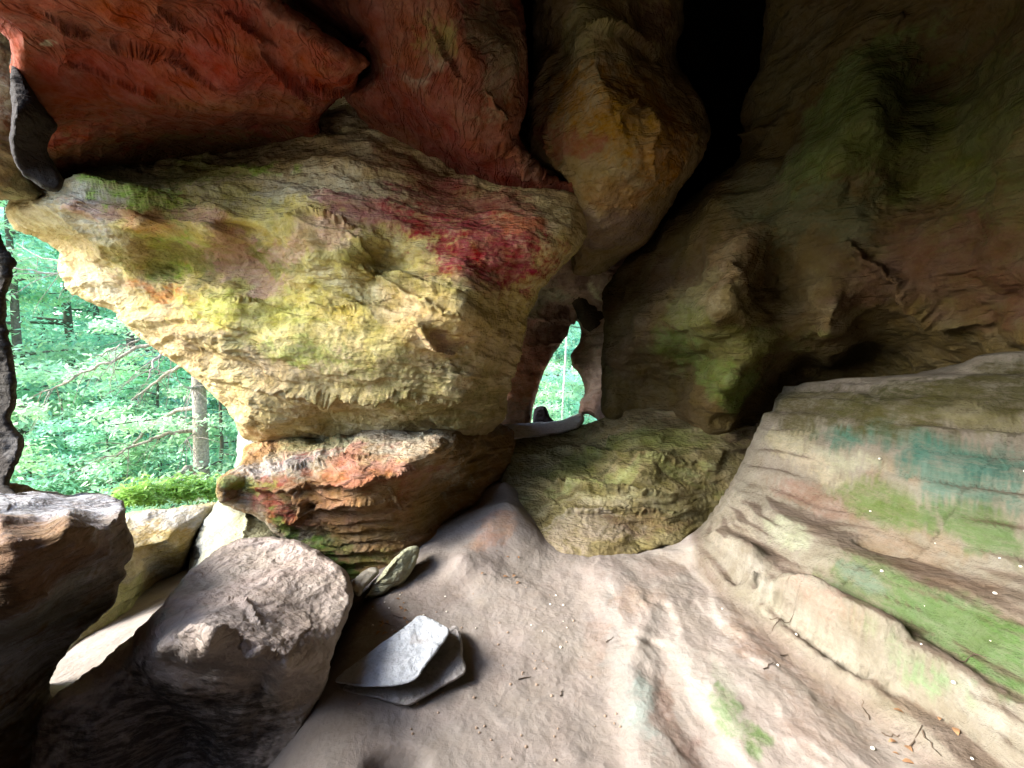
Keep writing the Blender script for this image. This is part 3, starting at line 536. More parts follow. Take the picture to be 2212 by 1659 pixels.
tag(mass('leaning_rock_slab', [(783, 1290), (800, 1262), (818, 1243), (838, 1222), (855, 1200), (878, 1184), (898, 1178), (906, 1184), (902, 1204), (893, 1228), (880, 1248), (868, 1262), (845, 1272), (822, 1290)],
    [(790, 1285, 2.72), (900, 1180, 3.0), (840, 1240, 2.78), (890, 1240, 2.9), (820, 1285, 2.72)], (.46, .46, .30), [(870, 1250, 30, 16, -40, (.34, .29, .2), .7), (820, 1265, 25, 14, -40, (.46, .42, .36), .7)],
    mat=M_ROCK, step=2, seed=21, jitter=2.5, disp=.03, dfreq=4, strata=.01, round_w=8, round_d=.06, thick=.16, c=12), 'pale green slab of stone leaning against the layered ledge', 'stone slab')
tag(mass('small_leaning_stone', [(758, 1276), (764, 1254), (780, 1238), (800, 1226), (815, 1226), (818, 1236), (806, 1252), (790, 1268), (775, 1288)],
    [(765, 1265, 2.65), (812, 1230, 2.85), (790, 1262, 2.68)], (.44, .40, .32), mat=M_ROCK, step=2, seed=22, jitter=2, disp=.03, dfreq=4, strata=.01, round_w=8, round_d=.06, thick=.14, c=12), 'small pale stone between the large boulder and the leaning slab', 'stone')
# --- outside rocks seen through the left opening
tag(mass('sunlit_outer_rock', [(255, 1125), (275, 1108), (330, 1100), (400, 1092), (455, 1086), (475, 1090), (450, 1120), (432, 1150), (410, 1185), (398, 1235), (372, 1280), (340, 1320), (300, 1352), (250, 1400), (190, 1450), (90, 1530), (60, 1480), (150, 1380), (240, 1260)],
    [(270, 1115, 4.3), (470, 1090, 5.0), (350, 1130, 4.3), (440, 1120, 4.6), (300, 1190, 3.9), (370, 1165, 4.1), (400, 1150, 4.35), (380, 1230, 4.4), (330, 1240, 4.2), (300, 1240, 3.85), (280, 1300, 3.8), (330, 1310, 4.2), (200, 1400, 3.4), (250, 1370, 3.6), (110, 1500, 2.9)],
    (.42, .36, .2), [(350, 1125, 120, 40, -4, (.5, .48, .46), .95), (380, 1190, 60, 50, -30, (.36, .25, .08), .9), (330, 1290, 60, 40, -40, (.36, .22, .08), .8), (260, 1300, 70, 60, -45, (.44, .44, .2), .8), (150, 1440, 90, 40, -40, (.46, .43, .36), .8), (290, 1210, 60, 30, 0, (.46, .4, .34), .6)],
    mat=M_ROCK, step=3, seed=23, disp=.06, strata=.04, round_w=14, round_d=.25, thick=.9, c=30), 'sunlit pale rock with ochre hollow outside beyond the flat topped block', 'rock')
tag(mass('pale_outer_boulder', [(404, 1262), (408, 1220), (415, 1175), (432, 1135), (458, 1095), (490, 1070), (560, 1080), (640, 1130), (680, 1220), (560, 1300), (430, 1300)],
    [(410, 1230, 4.1), (460, 1100, 4.6), (600, 1150, 4.2), (500, 1200, 3.8), (550, 1130, 4.2)], (.36, .36, .27), [(520, 1140, 60, 50, 0, (.36, .36, .2), .7), (430, 1180, 20, 80, 10, (.45, .45, .42), .7)],
    mat=M_SMOOTH, step=3, seed=24, disp=.05, strata=.03, round_w=26, round_d=.3, thick=.8, cracks=[([(535, 1100), (530, 1140), (525, 1170)], 3, .06)]), 'very bright pale boulder outside under the ledge tip', 'boulder')
tag(mass('outer_wall_rock', [(500, 1080), (508, 1010), (515, 950), (520, 920), (560, 900), (620, 900), (640, 960), (620, 1060)],
    [(510, 1000, 4.9), (560, 930, 4.8), (600, 1000, 4.6)], (.5, .5, .46), mat=M_BAND, step=3, seed=25, disp=.04, strata=.05, round_w=12, round_d=.25, thick=.6), 'glaring pale rock end between the ledge tip and overhang foot', 'rock')

# ------------------------------------------------------------------ floor and terraces (one surveyed ground, split at the foot of the steps)
CP = []   # px, py, z
DENSE = []
def dense(P):
    for a_, b_ in zip(P[:-1], P[1:]):
        m = max(1, int(np.linalg.norm(b_ - a_) / .07))
        for t in range(m): DENSE.append(a_ + (b_ - a_) * t / m)
    DENSE.append(P[-1])
def line(pts, z0, z1=None):
    z1 = z0 if z1 is None else z1
    n = len(pts)
    A_ = np.array(pts, float); zz = np.linspace(z0, z1, n)
    if n == 1: DENSE.append(at_z(A_[:, 0], A_[:, 1], zz)[0])
    else: dense(at_z(A_[:, 0], A_[:, 1], zz))
for p in [(700, 1659), (900, 1659), (1100, 1659), (1300, 1659), (700, 1500), (900, 1560), (1100, 1500), (1250, 1500), (1000, 1350), (1150, 1350), (1250, 1350), (850, 1300), (1000, 1270), (1150, 1260), (1240, 1250), (760, 1400), (850, 1450)]:
    CP.append((p[0], p[1], 0.0))
CP += [(690, 1600, -.02), (860, 1262, 0.0), (950, 1240, .03), (1000, 1200, .14), (1060, 1130, .22), (1095, 1080, .30), (1115, 1110, .24), (1125, 1160, .14), (1050, 1190, .1), (1100, 1200, .06), (1000, 1160, .10), (1040, 1090, .1), (980, 1110, .05), (1150, 1215, .02), (1200, 1228, 0), (1090, 1040, .3),
       (400, 1659, -.5), (400, 1400, -.4), (200, 1500, -.5), (560, 1659, -.3), (300, 1659, -.5)]
# pale ridges in the floor
line([(1275, 1232), (1300, 1290), (1335, 1350), (1350, 1420), (1362, 1500), (1375, 1590), (1400, 1659)], .03, .035)
line([(1256, 1240), (1272, 1300), (1300, 1360), (1318, 1430), (1328, 1510), (1340, 1600), (1355, 1659)], .0, .0)
line([(1400, 1390), (1430, 1430), (1470, 1520), (1500, 1600), (1530, 1659)], .02, .0)
line([(1420, 1360), (1470, 1410), (1520, 1480), (1580, 1560), (1640, 1659)], .045, .05)
line([(1500, 1380), (1560, 1440), (1620, 1520), (1680, 1600), (1720, 1659)], .055, .06)
for l_ in [[(1345, 1235), (1385, 1290), (1395, 1350), (1375, 1400)], [(1470, 1230), (1440, 1270), (1410, 1320), (1400, 1360)], [(1400, 1215), (1440, 1250), (1450, 1300), (1500, 1350)], [(1450, 1310), (1480, 1350), (1485, 1380)]]: line(l_, .06, .06)
for l_ in [[(1370, 1235), (1410, 1280), (1400, 1300)], [(1340, 1290), (1365, 1340), (1360, 1390)], [(1430, 1310), (1440, 1350)], [(1490, 1270), (1520, 1320), (1560, 1370)]]: line(l_, .045, .045)
line([(1540, 1290), (1640, 1400), (1760, 1520), (1850, 1659)], .07, .07)
# terrace 1 : base, lip
line([(1512, 1225), (1570, 1290), (1640, 1345), (1740, 1430), (1850, 1510), (1930, 1570), (2010, 1659)], .07, .075)
line([(1516, 1208), (1590, 1272), (1660, 1322), (1760, 1400), (1880, 1480), (1990, 1560), (2090, 1659)], .12, .14)
# terrace 2
line([(1530, 1195), (1620, 1262), (1740, 1350), (1880, 1435), (2000, 1510), (2120, 1590), (2212, 1650)], .15, .17)
line([(1545, 1150), (1625, 1225), (1750, 1305), (1890, 1385), (2020, 1450), (2130, 1515), (2212, 1560)], .27, .27)
# terrace 3
line([(1600, 1150), (1700, 1215), (1800, 1280), (1900, 1335), (2040, 1390), (2130, 1450), (2212, 1500)], .29, .30)
line([(1605, 1062), (1650, 1075), (1700, 1125), (1820, 1195), (1950, 1260), (2080, 1320), (2212, 1385)], .45, .43)
# upper shelf and sloping wall
line([(1700, 1075), (1800, 1110), (1900, 1150), (2050, 1210), (2212, 1275)], .50, .52)
line([(1640, 985), (1720, 1015), (1820, 1050), (1950, 1105), (2100, 1160), (2212, 1200)], .70, .62)
def zline(pts):
    dense(np.array([at(a, b, d) for a, b, d in pts]))
zline([(1650, 900, 3.9), (1700, 880, 3.75), (1850, 900, 2.95), (2000, 950, 2.45), (2212, 1000, 2.15)])
UP = [at(a, b, d) for a, b, d in [(1690, 840, 4.1), (1850, 828, 3.4), (2000, 805, 2.9), (2212, 760, 2.45)]]
CPA = np.array(CP); G3 = at_z(CPA[:, 0], CPA[:, 1], CPA[:, 2])
far = [(-3, 1, -.3), (-3, -2, 0), (0, -3, .1), (3, -3, .3), (0, 0, 0), (.6, .4, .05), (1.3, .5, .2), (1.9, .5, .35), (2.6, .5, .8), (1.2, -.5, .2), (2.4, -.6, .9), (3.2, .8, 1.42), (3.6, 2.5, 1.44), (3.6, 3.4, 1.42), (3.0, 5, .3), (1.35, 3.5, .02), (1.6, 3.7, .03), (1.95, 4.05, .1), (2.2, 4.25, .15), (2.5, 4.5, .2), (-1.5, 3.5, -.3), (-3, 4, -.6), (0, 4.5, .2), (0, 6, .6), (1.5, 5, .0), (.45, 3.75, -.1), (.8, 3.9, -.12), (1.2, 4.1, -.1), (.25, 4.3, .0), (.7, 4.6, -.1), (-4.5, 5, -1.0), (-5, 0, -.6)]
dense(np.array(UP)); G3 = np.concatenate([G3, np.array(far, float), np.array(DENSE)])
gx = np.concatenate([np.arange(-4.5, -1.2, .06), np.arange(-1.2, 3.4, .014)]); gy = np.concatenate([np.arange(-2.8, 0.7, .05), np.arange(.7, 2.2, .012), np.arange(2.2, 4.4, .02), np.arange(4.4, 5.8, .06)])
nx, ny = len(gx), len(gy); XX, YY = np.meshgrid(gx, gy)
Q = np.column_stack([XX.ravel(), YY.ravel()])
def ground_z(q): return rbf(G3[:, :2], G3[:, 2], q, 0.025, 1e-3)
Z = ground_z(Q)
# boundary of the steps in plan
bl = at_z(np.array([1500, 1512, 1570, 1640, 1740, 1850, 1930, 2010.]), np.array([1160, 1228, 1294, 1350, 1436, 1518, 1580, 1665.]), np.full(8, .07))[:, :2]
bl = np.concatenate([[[bl[0, 0] + .1, 6.5]], bl, [[bl[-1, 0] - .1, .6], [1.0, -1.0], [1.2, -3.5]]])
def side(q):   # + on the wall side of the foot line
    xs = np.interp(q[:, 1], bl[::-1, 1], bl[::-1, 0]); return q[:, 0] - xs
S = side(Q)
P3 = np.column_stack([Q, Z])
terr = sstep(-.02, .12, S)
lump = fbm(P3 * 1.8 + 5, 4) * .03 + fbm(P3 * 7 + 9, 4) * .010
lump = lump * (1 - .6 * terr) + terr * fbm(np.column_stack([P3[:, 0] * 3, P3[:, 1] * 1.2, P3[:, 2] * 12]), 4) * .012
clods = np.maximum(0, perlin(P3 * 22 + 3) - .25) * .02 * (1 - terr) * sstep(0, .4, perlin(P3 * 2.1 + 8) + .2)
Z = Z + lump + clods
# small hollow at the lower edge
hc = at_z(858, 1648, 0)
dh = np.hypot((Q[:, 0] - hc[0]) / .10, (Q[:, 1] - hc[1]) / .055); Z -= .11 * np.exp(-dh ** 4)
P3 = np.column_stack([Q, Z])
wz = fbm(np.column_stack([Q * 1.3, Z * 0]) + 4, 3)
for s_, a_ in ((.15, 1.05), (.062, 1.1), (.03, .8)):
    Z = Z + terr * (sstep(.42, .6, Z) if s_ > .1 else sstep(.05, .2, Z)) * a_ * s_ / (2 * math.pi) * (lambda a__: np.sin(a__) + .35 * np.sin(2 * a__ + .6))(2 * math.pi * (Z + .05 * wz + .06 * Q[:, 1]) / s_) * np.clip(.7 + 1.5 * fbm(P3 * 1.7 + 30 * s_, 2), 0, 1.1)
hl = at_z(1905, 1108, .66)
rr_ = np.hypot((Q[:, 0] - hl[0] + .3 * (Q[:, 1] - hl[1])) / .05, (Q[:, 1] - hl[1]) / .09); Z -= .10 * np.exp(-rr_ ** 4)
rib = ridged(np.column_stack([Q[:, 0] * 5 + 1.2 * fbm(np.column_stack([Q * 2, Q[:, 0] * 0]), 2), Q[:, 1] * 1.6, Q[:, 0] * 0 + 4]), 2)
Z += .014 * sstep(.35, .6, Q[:, 0]) * (1 - terr) * np.clip(rib - .55, 0, 1) * 2
P3 = np.column_stack([Q, Z])
iy, ix = np.meshgrid(np.arange(ny - 1), np.arange(nx - 1), indexing='ij')
iy, ix = iy.ravel(), ix.ravel()
F = np.column_stack([iy * nx + ix, iy * nx + ix + 1, (iy + 1) * nx + ix + 1, (iy + 1) * nx + ix])
fs = S[F].mean(1) > 0
zw = lambda a, b: None
def where_ground(zg):
    def w(a, b):
        r = rays(a, b); d = 0.4
        prev = None
        while d < 7:
            p = CAM + r * d; g = ground_z(p[None, :2])[0]
            if p[2] < g: break
            d += .04
        return CAM + r * d
    return w
wg = where_ground(None)
floor_bl = [(1330, 1400, 22, 260, -8, (0.288, 0.272, 0.248), .8), (1385, 1530, 28, 120, -14, (0.272, 0.336, 0.304), .75), (1450, 1560, 40, 150, -25, (0.240, 0.168, 0.136), .85), (1500, 1440, 20, 120, -35, (0.336, 0.312, 0.280), .7), (1600, 1560, 26, 120, -30, (0.104, 0.176, 0.056), .85), (1560, 1470, 16, 90, -35, (0.320, 0.312, 0.256), .7),
            (1680, 1420, 60, 220, -48, (0.240, 0.168, 0.128), .75), (1800, 1560, 90, 120, -45, (0.264, 0.200, 0.160), .6), (1380, 1290, 60, 40, 0, (0.304, 0.224, 0.168), .6), (1290, 1400, 25, 90, 0, (0.28, 0.2, 0.16), .4), (1150, 1400, 120, 80, 0, (0.31, 0.27, 0.235), .5), (1060, 1150, 60, 40, -45, (0.400, 0.256, 0.176), .8), (900, 1300, 120, 30, -20, (0.27, 0.22, 0.18), .4), (1450, 1220, 60, 30, 0, (0.288, 0.216, 0.176), .6), (870, 1350, 60, 40, 0, (0.240, 0.160, 0.112), .6)]
ledge_bl = [(1570, 1120, 60, 90, 0, (0.288, 0.248, 0.192), .8), (1620, 1230, 90, 20, 40, (0.304, 0.280, 0.240), .7), (1740, 1350, 200, 14, 38, (0.304, 0.280, 0.224), .6), (1780, 1290, 160, 22, 36, (0.240, 0.168, 0.132), .8), (1950, 1400, 140, 18, 30, (0.160, 0.208, 0.112), .6), (1700, 1150, 70, 40, 35, (0.304, 0.336, 0.224), .7), (1880, 1290, 150, 34, 33, (.06, .10, .03), .9), (2080, 1400, 160, 60, 32, (.045, .10, .022), .95), (1850, 1250, 80, 22, 33, (.09, .14, .105), .8),
            (1760, 1090, 120, 30, 15, (0.160, 0.088, 0.064), .9), (1950, 1200, 200, 36, 24, (0.176, 0.120, 0.080), .85), (2100, 1290, 160, 30, 26, (0.200, 0.152, 0.112), .7), (1900, 1080, 140, 30, 18, (0.080, 0.120, 0.024), .9), (2100, 1140, 150, 45, 22, (0.056, 0.104, 0.024), .9), (1760, 1010, 80, 26, 18, (0.336, 0.288, 0.200), .8), (1700, 950, 60, 40, 0, (0.320, 0.280, 0.176), .7),
            (1900, 950, 220, 22, 8, (0.056, 0.136, 0.096), .9), (2080, 1010, 200, 60, 14, (0.048, 0.120, 0.088), .9), (1850, 1000, 140, 14, 12, (0.288, 0.280, 0.192), .7), (1950, 1030, 80, 10, 10, (0.256, 0.128, 0.080), .6), (1900, 870, 280, 50, -6, (0.048, 0.044, 0.016), 1), (2120, 850, 190, 75, -6, (0.056, 0.048, 0.018), 1), (1760, 880, 130, 60, 0, (0.072, 0.064, 0.024), .9), (2000, 900, 260, 50, 0, (0.064, 0.056, 0.020), .9), (2150, 930, 140, 24, 6, (0.160, 0.144, 0.072), .8), (2150, 1550, 120, 40, 35, (0.288, 0.272, 0.240), .6), (2000, 1460, 120, 12, 32, (0.128, 0.240, 0.096), .6), (2140, 1430, 150, 60, 32, (.045, .115, .02), 1), (2000, 1350, 140, 36, 32, (.05, .11, .025), .9), (2120, 1150, 150, 50, 20, (.055, .11, .025), .9), (2060, 1040, 180, 46, 14, (.05, .12, .09), .9), (1900, 1105, 110, 26, 16, (.07, .12, .025), .8)]  # darkest olive moss ellipses along the top also stand in for dimmer light
def sub(name, mask, blobs, base, mat):
    Fm = F[mask]; u = np.unique(Fm); rm = np.full(nx * ny, -1); rm[u] = np.arange(len(u))
    V = P3[u]; col = stain_and_shade(V, base, blobs, wg, 5, .05, 5.0)
    nz = np.abs(vnormals(P3, F)[u][:, 2]); n2 = fbm(V * 4, 3)
    foot = (1 - sstep(0, .07, np.abs(S[u])))[:, None]
    for k in (0, 3):
        c_ = col[:, k:k + 3]
        if name != 'cave_floor':
            dust = sstep(.80, .96, nz + .12 * n2)[:, None] * (V[:, 2] < .95)[:, None]      # brown dust lies on the treads, the risers are scrubbed pale
            green = sstep(.03, .12, c_[:, 1] - np.maximum(c_[:, 0], c_[:, 2]))[:, None]
            c_ = c_ * (1 - .55 * dust * (1 - green)) + np.array([.19, .135, .10]) * ALB * .55 * dust * (1 - green)
            c_ = c_ + np.array([.03, .028, .02]) * (1 - dust) * (1 - green) * (V[:, 2:3] < .9)
        else:
            rid = sstep(.0, .02, V[:, 2] - .015) * sstep(.5, .7, V[:, 0]); flat = sstep(.95, .995, nz + .03 * n2)
            c_ = c_ + (np.array([.05, .05, .045]) * ((1 - flat) * rid)[:, None])
        col[:, k:k + 3] = c_ * (1 - foot) + np.array([.22, .18, .145]) * ALB * foot
    return new_mesh(name, V, rm[Fm], mat, col)
tag(sub('cave_floor', ~fs, floor_bl, SAND, M_FLOOR), 'pinkish grey trodden sand floor of the cave', None, kind='structure')
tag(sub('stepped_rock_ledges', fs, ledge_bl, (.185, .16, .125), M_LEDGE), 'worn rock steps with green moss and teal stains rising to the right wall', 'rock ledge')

# ------------------------------------------------------------------ the rest of the cave: roof and wall behind the viewer, open to the left
tag(mass('cave_roof_rock', [(-1100, -2600), (3000, -2600), (3000, -400), (1900, 0), (1900, 300), (1300, 420), (600, 330), (200, 250), (60, 100), (-200, -60), (-420, -400)],
    [(-900, -2500, .75), (2900, -2500, .75), (-1000, -300, 2.0), (0, 0, 3.6), (0, -600, 2.0), (1000, -600, 2.6), (1000, 0, 4.6), (1600, 200, 10.0), (1600, 0, 9.5), (1000, 350, 5.6), (400, 200, 4.6), (1600, -600, 4.6), (2900, -600, 1.5), (1000, -2500, .85), (1000, -1300, 1.3), (2900, -1300, 1.2)],
    (.16, .10, .06), [], mat=M_SMOOTH, step=12, round_w=0, thick=.6, seed=30, disp=.1), None, None, kind='structure')
AZ0, AZ1 = math.radians(56), math.radians(360 - 112)
def rear(name, az, el, cen, rad, seed):
    A, E = np.meshgrid(az, el); A, E = A.ravel(), E.ravel()
    P = np.column_stack([np.sin(A) * np.cos(E) * rad[0], np.cos(A) * np.cos(E) * rad[1], np.sin(E) * rad[2]]) + cen
    P += fbm(P * .9 + seed, 4)[:, None] * .35 * (P - cen) / 3
    n, m = len(az), len(el); iy, ix = np.meshgrid(np.arange(m - 1), np.arange(n - 1), indexing='ij'); iy, ix = iy.ravel(), ix.ravel()
    F_ = np.column_stack([iy * n + ix, iy * n + ix + 1, (iy + 1) * n + ix + 1, (iy + 1) * n + ix])
    P2 = cen + (P - cen) * 1.2
    k = len(P)
    V = np.concatenate([P, P2]); Fc = np.concatenate([F_, F_[:, ::-1] + k])
    return tag(new_mesh(name, V, Fc, M_SMOOTH, np.tile((.26, .18, .12), (len(V), 1))), kind='structure')
cen = np.array([.2, -.3, 1.3])
rear('cave_rear_wall', np.linspace(AZ0, AZ1, 90), np.linspace(-.75, 1.0, 50), cen, (3.6, 3.2, 3.0), 3)
rear('cave_roof', np.linspace(0, 2 * math.pi, 120), np.linspace(.90, math.pi / 2, 30), cen, (3.6, 3.2, 3.0), 6)

def lump(name, c, r, seed, label, cat):
    th = np.linspace(.01, math.pi - .01, 50); ph = np.linspace(0, 2 * math.pi, 80, endpoint=False)
    T_, P_ = np.meshgrid(th, ph, indexing='ij'); T_, P_ = T_.ravel(), P_.ravel()
    sg = lambda x, e: np.sign(x) * np.abs(x) ** e
    V = np.column_stack([sg(np.sin(T_) * np.cos(P_), .7), sg(np.sin(T_) * np.sin(P_), .7), sg(np.cos(T_), .7)]) * r
    V = V * (1 + .18 * fbm(V * 1.5 + seed, 4))[:, None] + c
    Fq = np.array([(i * 80 + k, i * 80 + (k + 1) % 80, (i + 1) * 80 + (k + 1) % 80, (i + 1) * 80 + k) for i in range(49) for k in range(80)])
    return tag(new_mesh(name, V, Fq, M_PIT, np.tile((.2, .15, .11), (len(V), 1))), label, cat)
tag(lump('added_shade_rock', np.array([-2.15, .35, .1]), np.array([.45, 1.0, 1.15]), 4, None, None), kind='structure')  # unseen rock, added to keep light off the boulder front and left floor

# ------------------------------------------------------------------ outside: forest floor, trees, ferns
def plain_mesh(name, V, F_, mat, parent=None, origin=None, smooth=True):
    return new_mesh(name, V, F_, mat, None, smooth, parent, origin)
M_GROUND = plain_mat('forest_soil', (.34, .29, .17), .95, .4, 1.5, .01)
M_BARK = plain_mat('grey_bark', (.30, .25, .20), .9, .35, 30, .004)
M_BARK2 = plain_mat('dark_bark', (.12, .10, .08), .9, .35, 20, .004)
M_DEAD = plain_mat('bleached_wood', (.52, .49, .44), .8, .2, 25, .002)
M_LEAF = [plain_mat('leaf_green', (.38, .68, .46), .5, .35, 1.1, 0, .5), plain_mat('leaf_bright', (.50, .76, .44), .5, .3, 1.1, 0, .5), plain_mat('leaf_cool', (.34, .66, .50), .5, .35, 1.1, 0, .5)]
M_FERN = plain_mat('fern_green', (.30, .50, .10), .5, .35, 4, 0, .45)

def terr(x, y):
    d = np.hypot(x, y - 2)
    z = -1.3 - 2.2 * sstep(6, 14, d) + 9 * sstep(17, 75, d) + 6 * sstep(60, 140, d)
    return z + .5 * fbm(np.column_stack([x * .15, y * .15, x * 0]), 4)
tx = np.concatenate([np.arange(-150, -30, 5.), np.arange(-30, 30, .8), np.arange(30, 151, 5.)]); ty = np.concatenate([np.arange(-60, -10, 5.), np.arange(-10, 50, .8), np.arange(50, 171, 5.)])
TX, TY = np.meshgrid(tx, ty); TZ = terr(TX.ravel(), TY.ravel()); n_, m_ = len(tx), len(ty)
iy, ix = np.meshgrid(np.arange(m_ - 1), np.arange(n_ - 1), indexing='ij'); iy, ix = iy.ravel(), ix.ravel()
tag(plain_mesh('forest_ground', np.column_stack([TX.ravel(), TY.ravel(), TZ]), np.column_stack([iy * n_ + ix, iy * n_ + ix + 1, (iy + 1) * n_ + ix + 1, (iy + 1) * n_ + ix]), M_GROUND), kind='structure')

def tube(path, rad, sides=8):
    path = np.asarray(path, float); rad = np.asarray(rad, float); n = len(path)
    T = np.gradient(path, axis=0); T /= np.linalg.norm(T, axis=1)[:, None] + 1e-9
    ref = np.array([.31, .95, .05]); A = np.cross(T, ref); A /= np.linalg.norm(A, axis=1)[:, None] + 1e-9; B = np.cross(T, A)
    a = np.linspace(0, 2 * math.pi, sides, endpoint=False)
    V = (path[:, None] + rad[:, None, None] * (np.cos(a)[None, :, None] * A[:, None] + np.sin(a)[None, :, None] * B[:, None])).reshape(-1, 3)
    F_ = [(i * sides + k, i * sides + (k + 1) % sides, (i + 1) * sides + (k + 1) % sides, (i + 1) * sides + k) for i in range(n - 1) for k in range(sides)]
    return V, np.array(F_)
def join(parts):
    Vs, Fs, o = [], [], 0
    for V, F_ in parts: Vs.append(V); Fs.append(F_ + o); o += len(V)
    return np.concatenate(Vs), np.concatenate(Fs)
def leaves(C, size, rs, flat=.5):
    n = len(C)
    az = rs.uniform(0, 2 * math.pi, n); tilt = rs.normal(0, flat, n); roll = rs.normal(0, flat, n)
    d = np.column_stack([np.cos(az) * np.cos(tilt), np.sin(az) * np.cos(tilt), np.sin(tilt) - .15])
    w = np.cross(d, [0, 0, 1.]); w /= np.linalg.norm(w, axis=1)[:, None] + 1e-9
    up = np.cross(w, d); w = w * np.cos(roll)[:, None] + up * np.sin(roll)[:, None]
    L = (size * rs.uniform(.6, 1.4, n))[:, None]
    V = np.stack([C, C + d * L * .45 + w * L * .22, C + d * L, C + d * L * .5 - w * L * .2], 1).reshape(-1, 3)
    return V, np.arange(4 * n).reshape(n, 4)
def crown_pts(rs, n, h0, h1, R, nl):
    """leaf positions on flat sprays along limbs, with gaps between the sprays"""
    out = []; limbs = []
    for k in range(nl):
        z = h0 + (h1 - h0) * (k + rs.rand()) / nl; a = rs.uniform(0, 2 * math.pi)
        r = R * (.55 + .6 * rs.rand()) * (1 - ((z - h0) / (h1 - h0)) ** 2 * .75)
        t = np.linspace(0, 1, 6)[:, None]
        end = np.array([math.cos(a) * r, math.sin(a) * r, rs.uniform(-.1, .25) * r])
        pth = np.array([0, 0, z]) + end * t + np.array([0, 0, -.12 * r]) * t ** 2
        limbs.append(pth)
        m = int(n / nl * (.4 + r / R)); tt = rs.rand(m) ** .6
        base = np.array([0, 0, z]) + end * tt[:, None] + np.array([0, 0, -.12 * r]) * tt[:, None] ** 2
        side_ = np.array([-math.sin(a), math.cos(a), 0]); wd = r * .42 * np.sin(np.pi * np.clip(tt, .1, .95))
        out.append(base + side_ * (rs.normal(0, .6, m) * wd)[:, None] + np.column_stack([rs.normal(0, .05 * R, m), rs.normal(0, .05 * R, m), rs.normal(-.02 * R, .035 * R, m)]))
    return np.concatenate(out), limbs
def tree_proto(name, seed, H, h0, R, n, nl, size, leafm, barkm, tr):
    rs = np.random.RandomState(seed)
    root = empty(name, (0, 0, 0))
    C, limbs = crown_pts(rs, n, h0, H, R, nl)
    zt = np.linspace(-.6, H * .97, 12); wob = np.column_stack([rs.normal(0, .05, 12).cumsum() * .5, rs.normal(0, .05, 12).cumsum() * .5, zt]); wob[:, :2] -= wob[1, :2]
    parts = [tube(wob, tr * (1 - .85 * (zt + .6) / (H + .6)), 8)] + [tube(l, np.linspace(tr * .28, .01, 6), 4) for l in limbs]
    V, F_ = join(parts); plain_mesh('trunk', V, F_, barkm, root)
    V, F_ = leaves(C, size, rs, .45); plain_mesh('crown', V, F_, leafm, root, smooth=False)
    return root
def dup(root, loc, rz, sc):
    r = root.copy(); scene.collection.objects.link(r); r.location = loc; r.rotation_euler = (0, 0, rz); r.scale = (sc,) * 3
    for ch in root.children:
        c = ch.copy(); scene.collection.objects.link(c); c.parent = r
    return r
protos = [tree_proto('forest_tree', 1, 13, 2.0, 3.6, 20000, 40, .17, M_LEAF[0], M_BARK2, .17),
          tree_proto('forest_tree', 2, 11, 1.0, 3.4, 18000, 36, .16, M_LEAF[1], M_BARK2, .14),
          tree_proto('forest_tree', 3, 15, 2.5, 4.0, 20000, 42, .18, M_LEAF[2], M_BARK2, .2),
          tree_proto('young_tree', 4, 4.6, .3, 1.9, 10000, 26, .105, M_LEAF[1], M_BARK2, .05),
          tree_proto('young_tree', 5, 3.8, .2, 1.8, 9000, 24, .10, M_LEAF[0], M_BARK2, .045)]
KL = ['leafy forest tree with mid green crown on the hillside beyond the cave mouth', 'leafy forest tree with fresh bright green crown beyond the cave mouth', 'tall forest tree with cool bluish green crown beyond the cave mouth',
      'bushy bright green young tree growing low outside the cave mouth', 'bushy mid green young tree growing low outside the cave mouth']
KG = ['trees with loose crowns on the wooded hillside'] * 3 + ['young trees below the wooded hillside'] * 2
rs = np.random.RandomState(5)
usedp = [False] * 5
def place(kind, az, dist, sc, lab=None):
    x, y = math.sin(math.radians(az)) * dist, math.cos(math.radians(az)) * dist
    loc = (x, y, float(terr(np.array([x]), np.array([y]))[0])); rz = rs.uniform(0, 6.28)
    if not usedp[kind]:
        o = protos[kind]; usedp[kind] = True; o.location = loc; o.rotation_euler = (0, 0, rz); o.scale = (sc,) * 3
    else: o = dup(protos[kind], loc, rz, sc)
    tag(o, lab or KL[kind], 'tree', KG[kind])
for i in range(26):
    place(i % 3, -57 + (i * 37 % 29) + rs.uniform(-1, 1), 15 + 1.0 * i + rs.uniform(-1, 1), rs.uniform(.8, 1.15))
for i in range(18):
    place(3 + i % 2, -54 + (i * 23 % 26) + rs.uniform(-1, 1), 9.5 + .55 * i + rs.uniform(-.5, .5), rs.uniform(.8, 1.3))
GL = 'pale green tree seen through the narrow gap at the back of the cave'
for i in range(7):
    place(i % 3, 1 + i * 1.7 + rs.uniform(-.5, .5), 17 + 2.2 * i, rs.uniform(.8, 1.1), GL)
for i in range(4):
    place(3 + i % 2, 3 + i * 2.4, 13 + 1.5 * i, 1.0, 'low bushy tree seen at the foot of the narrow gap at the back')

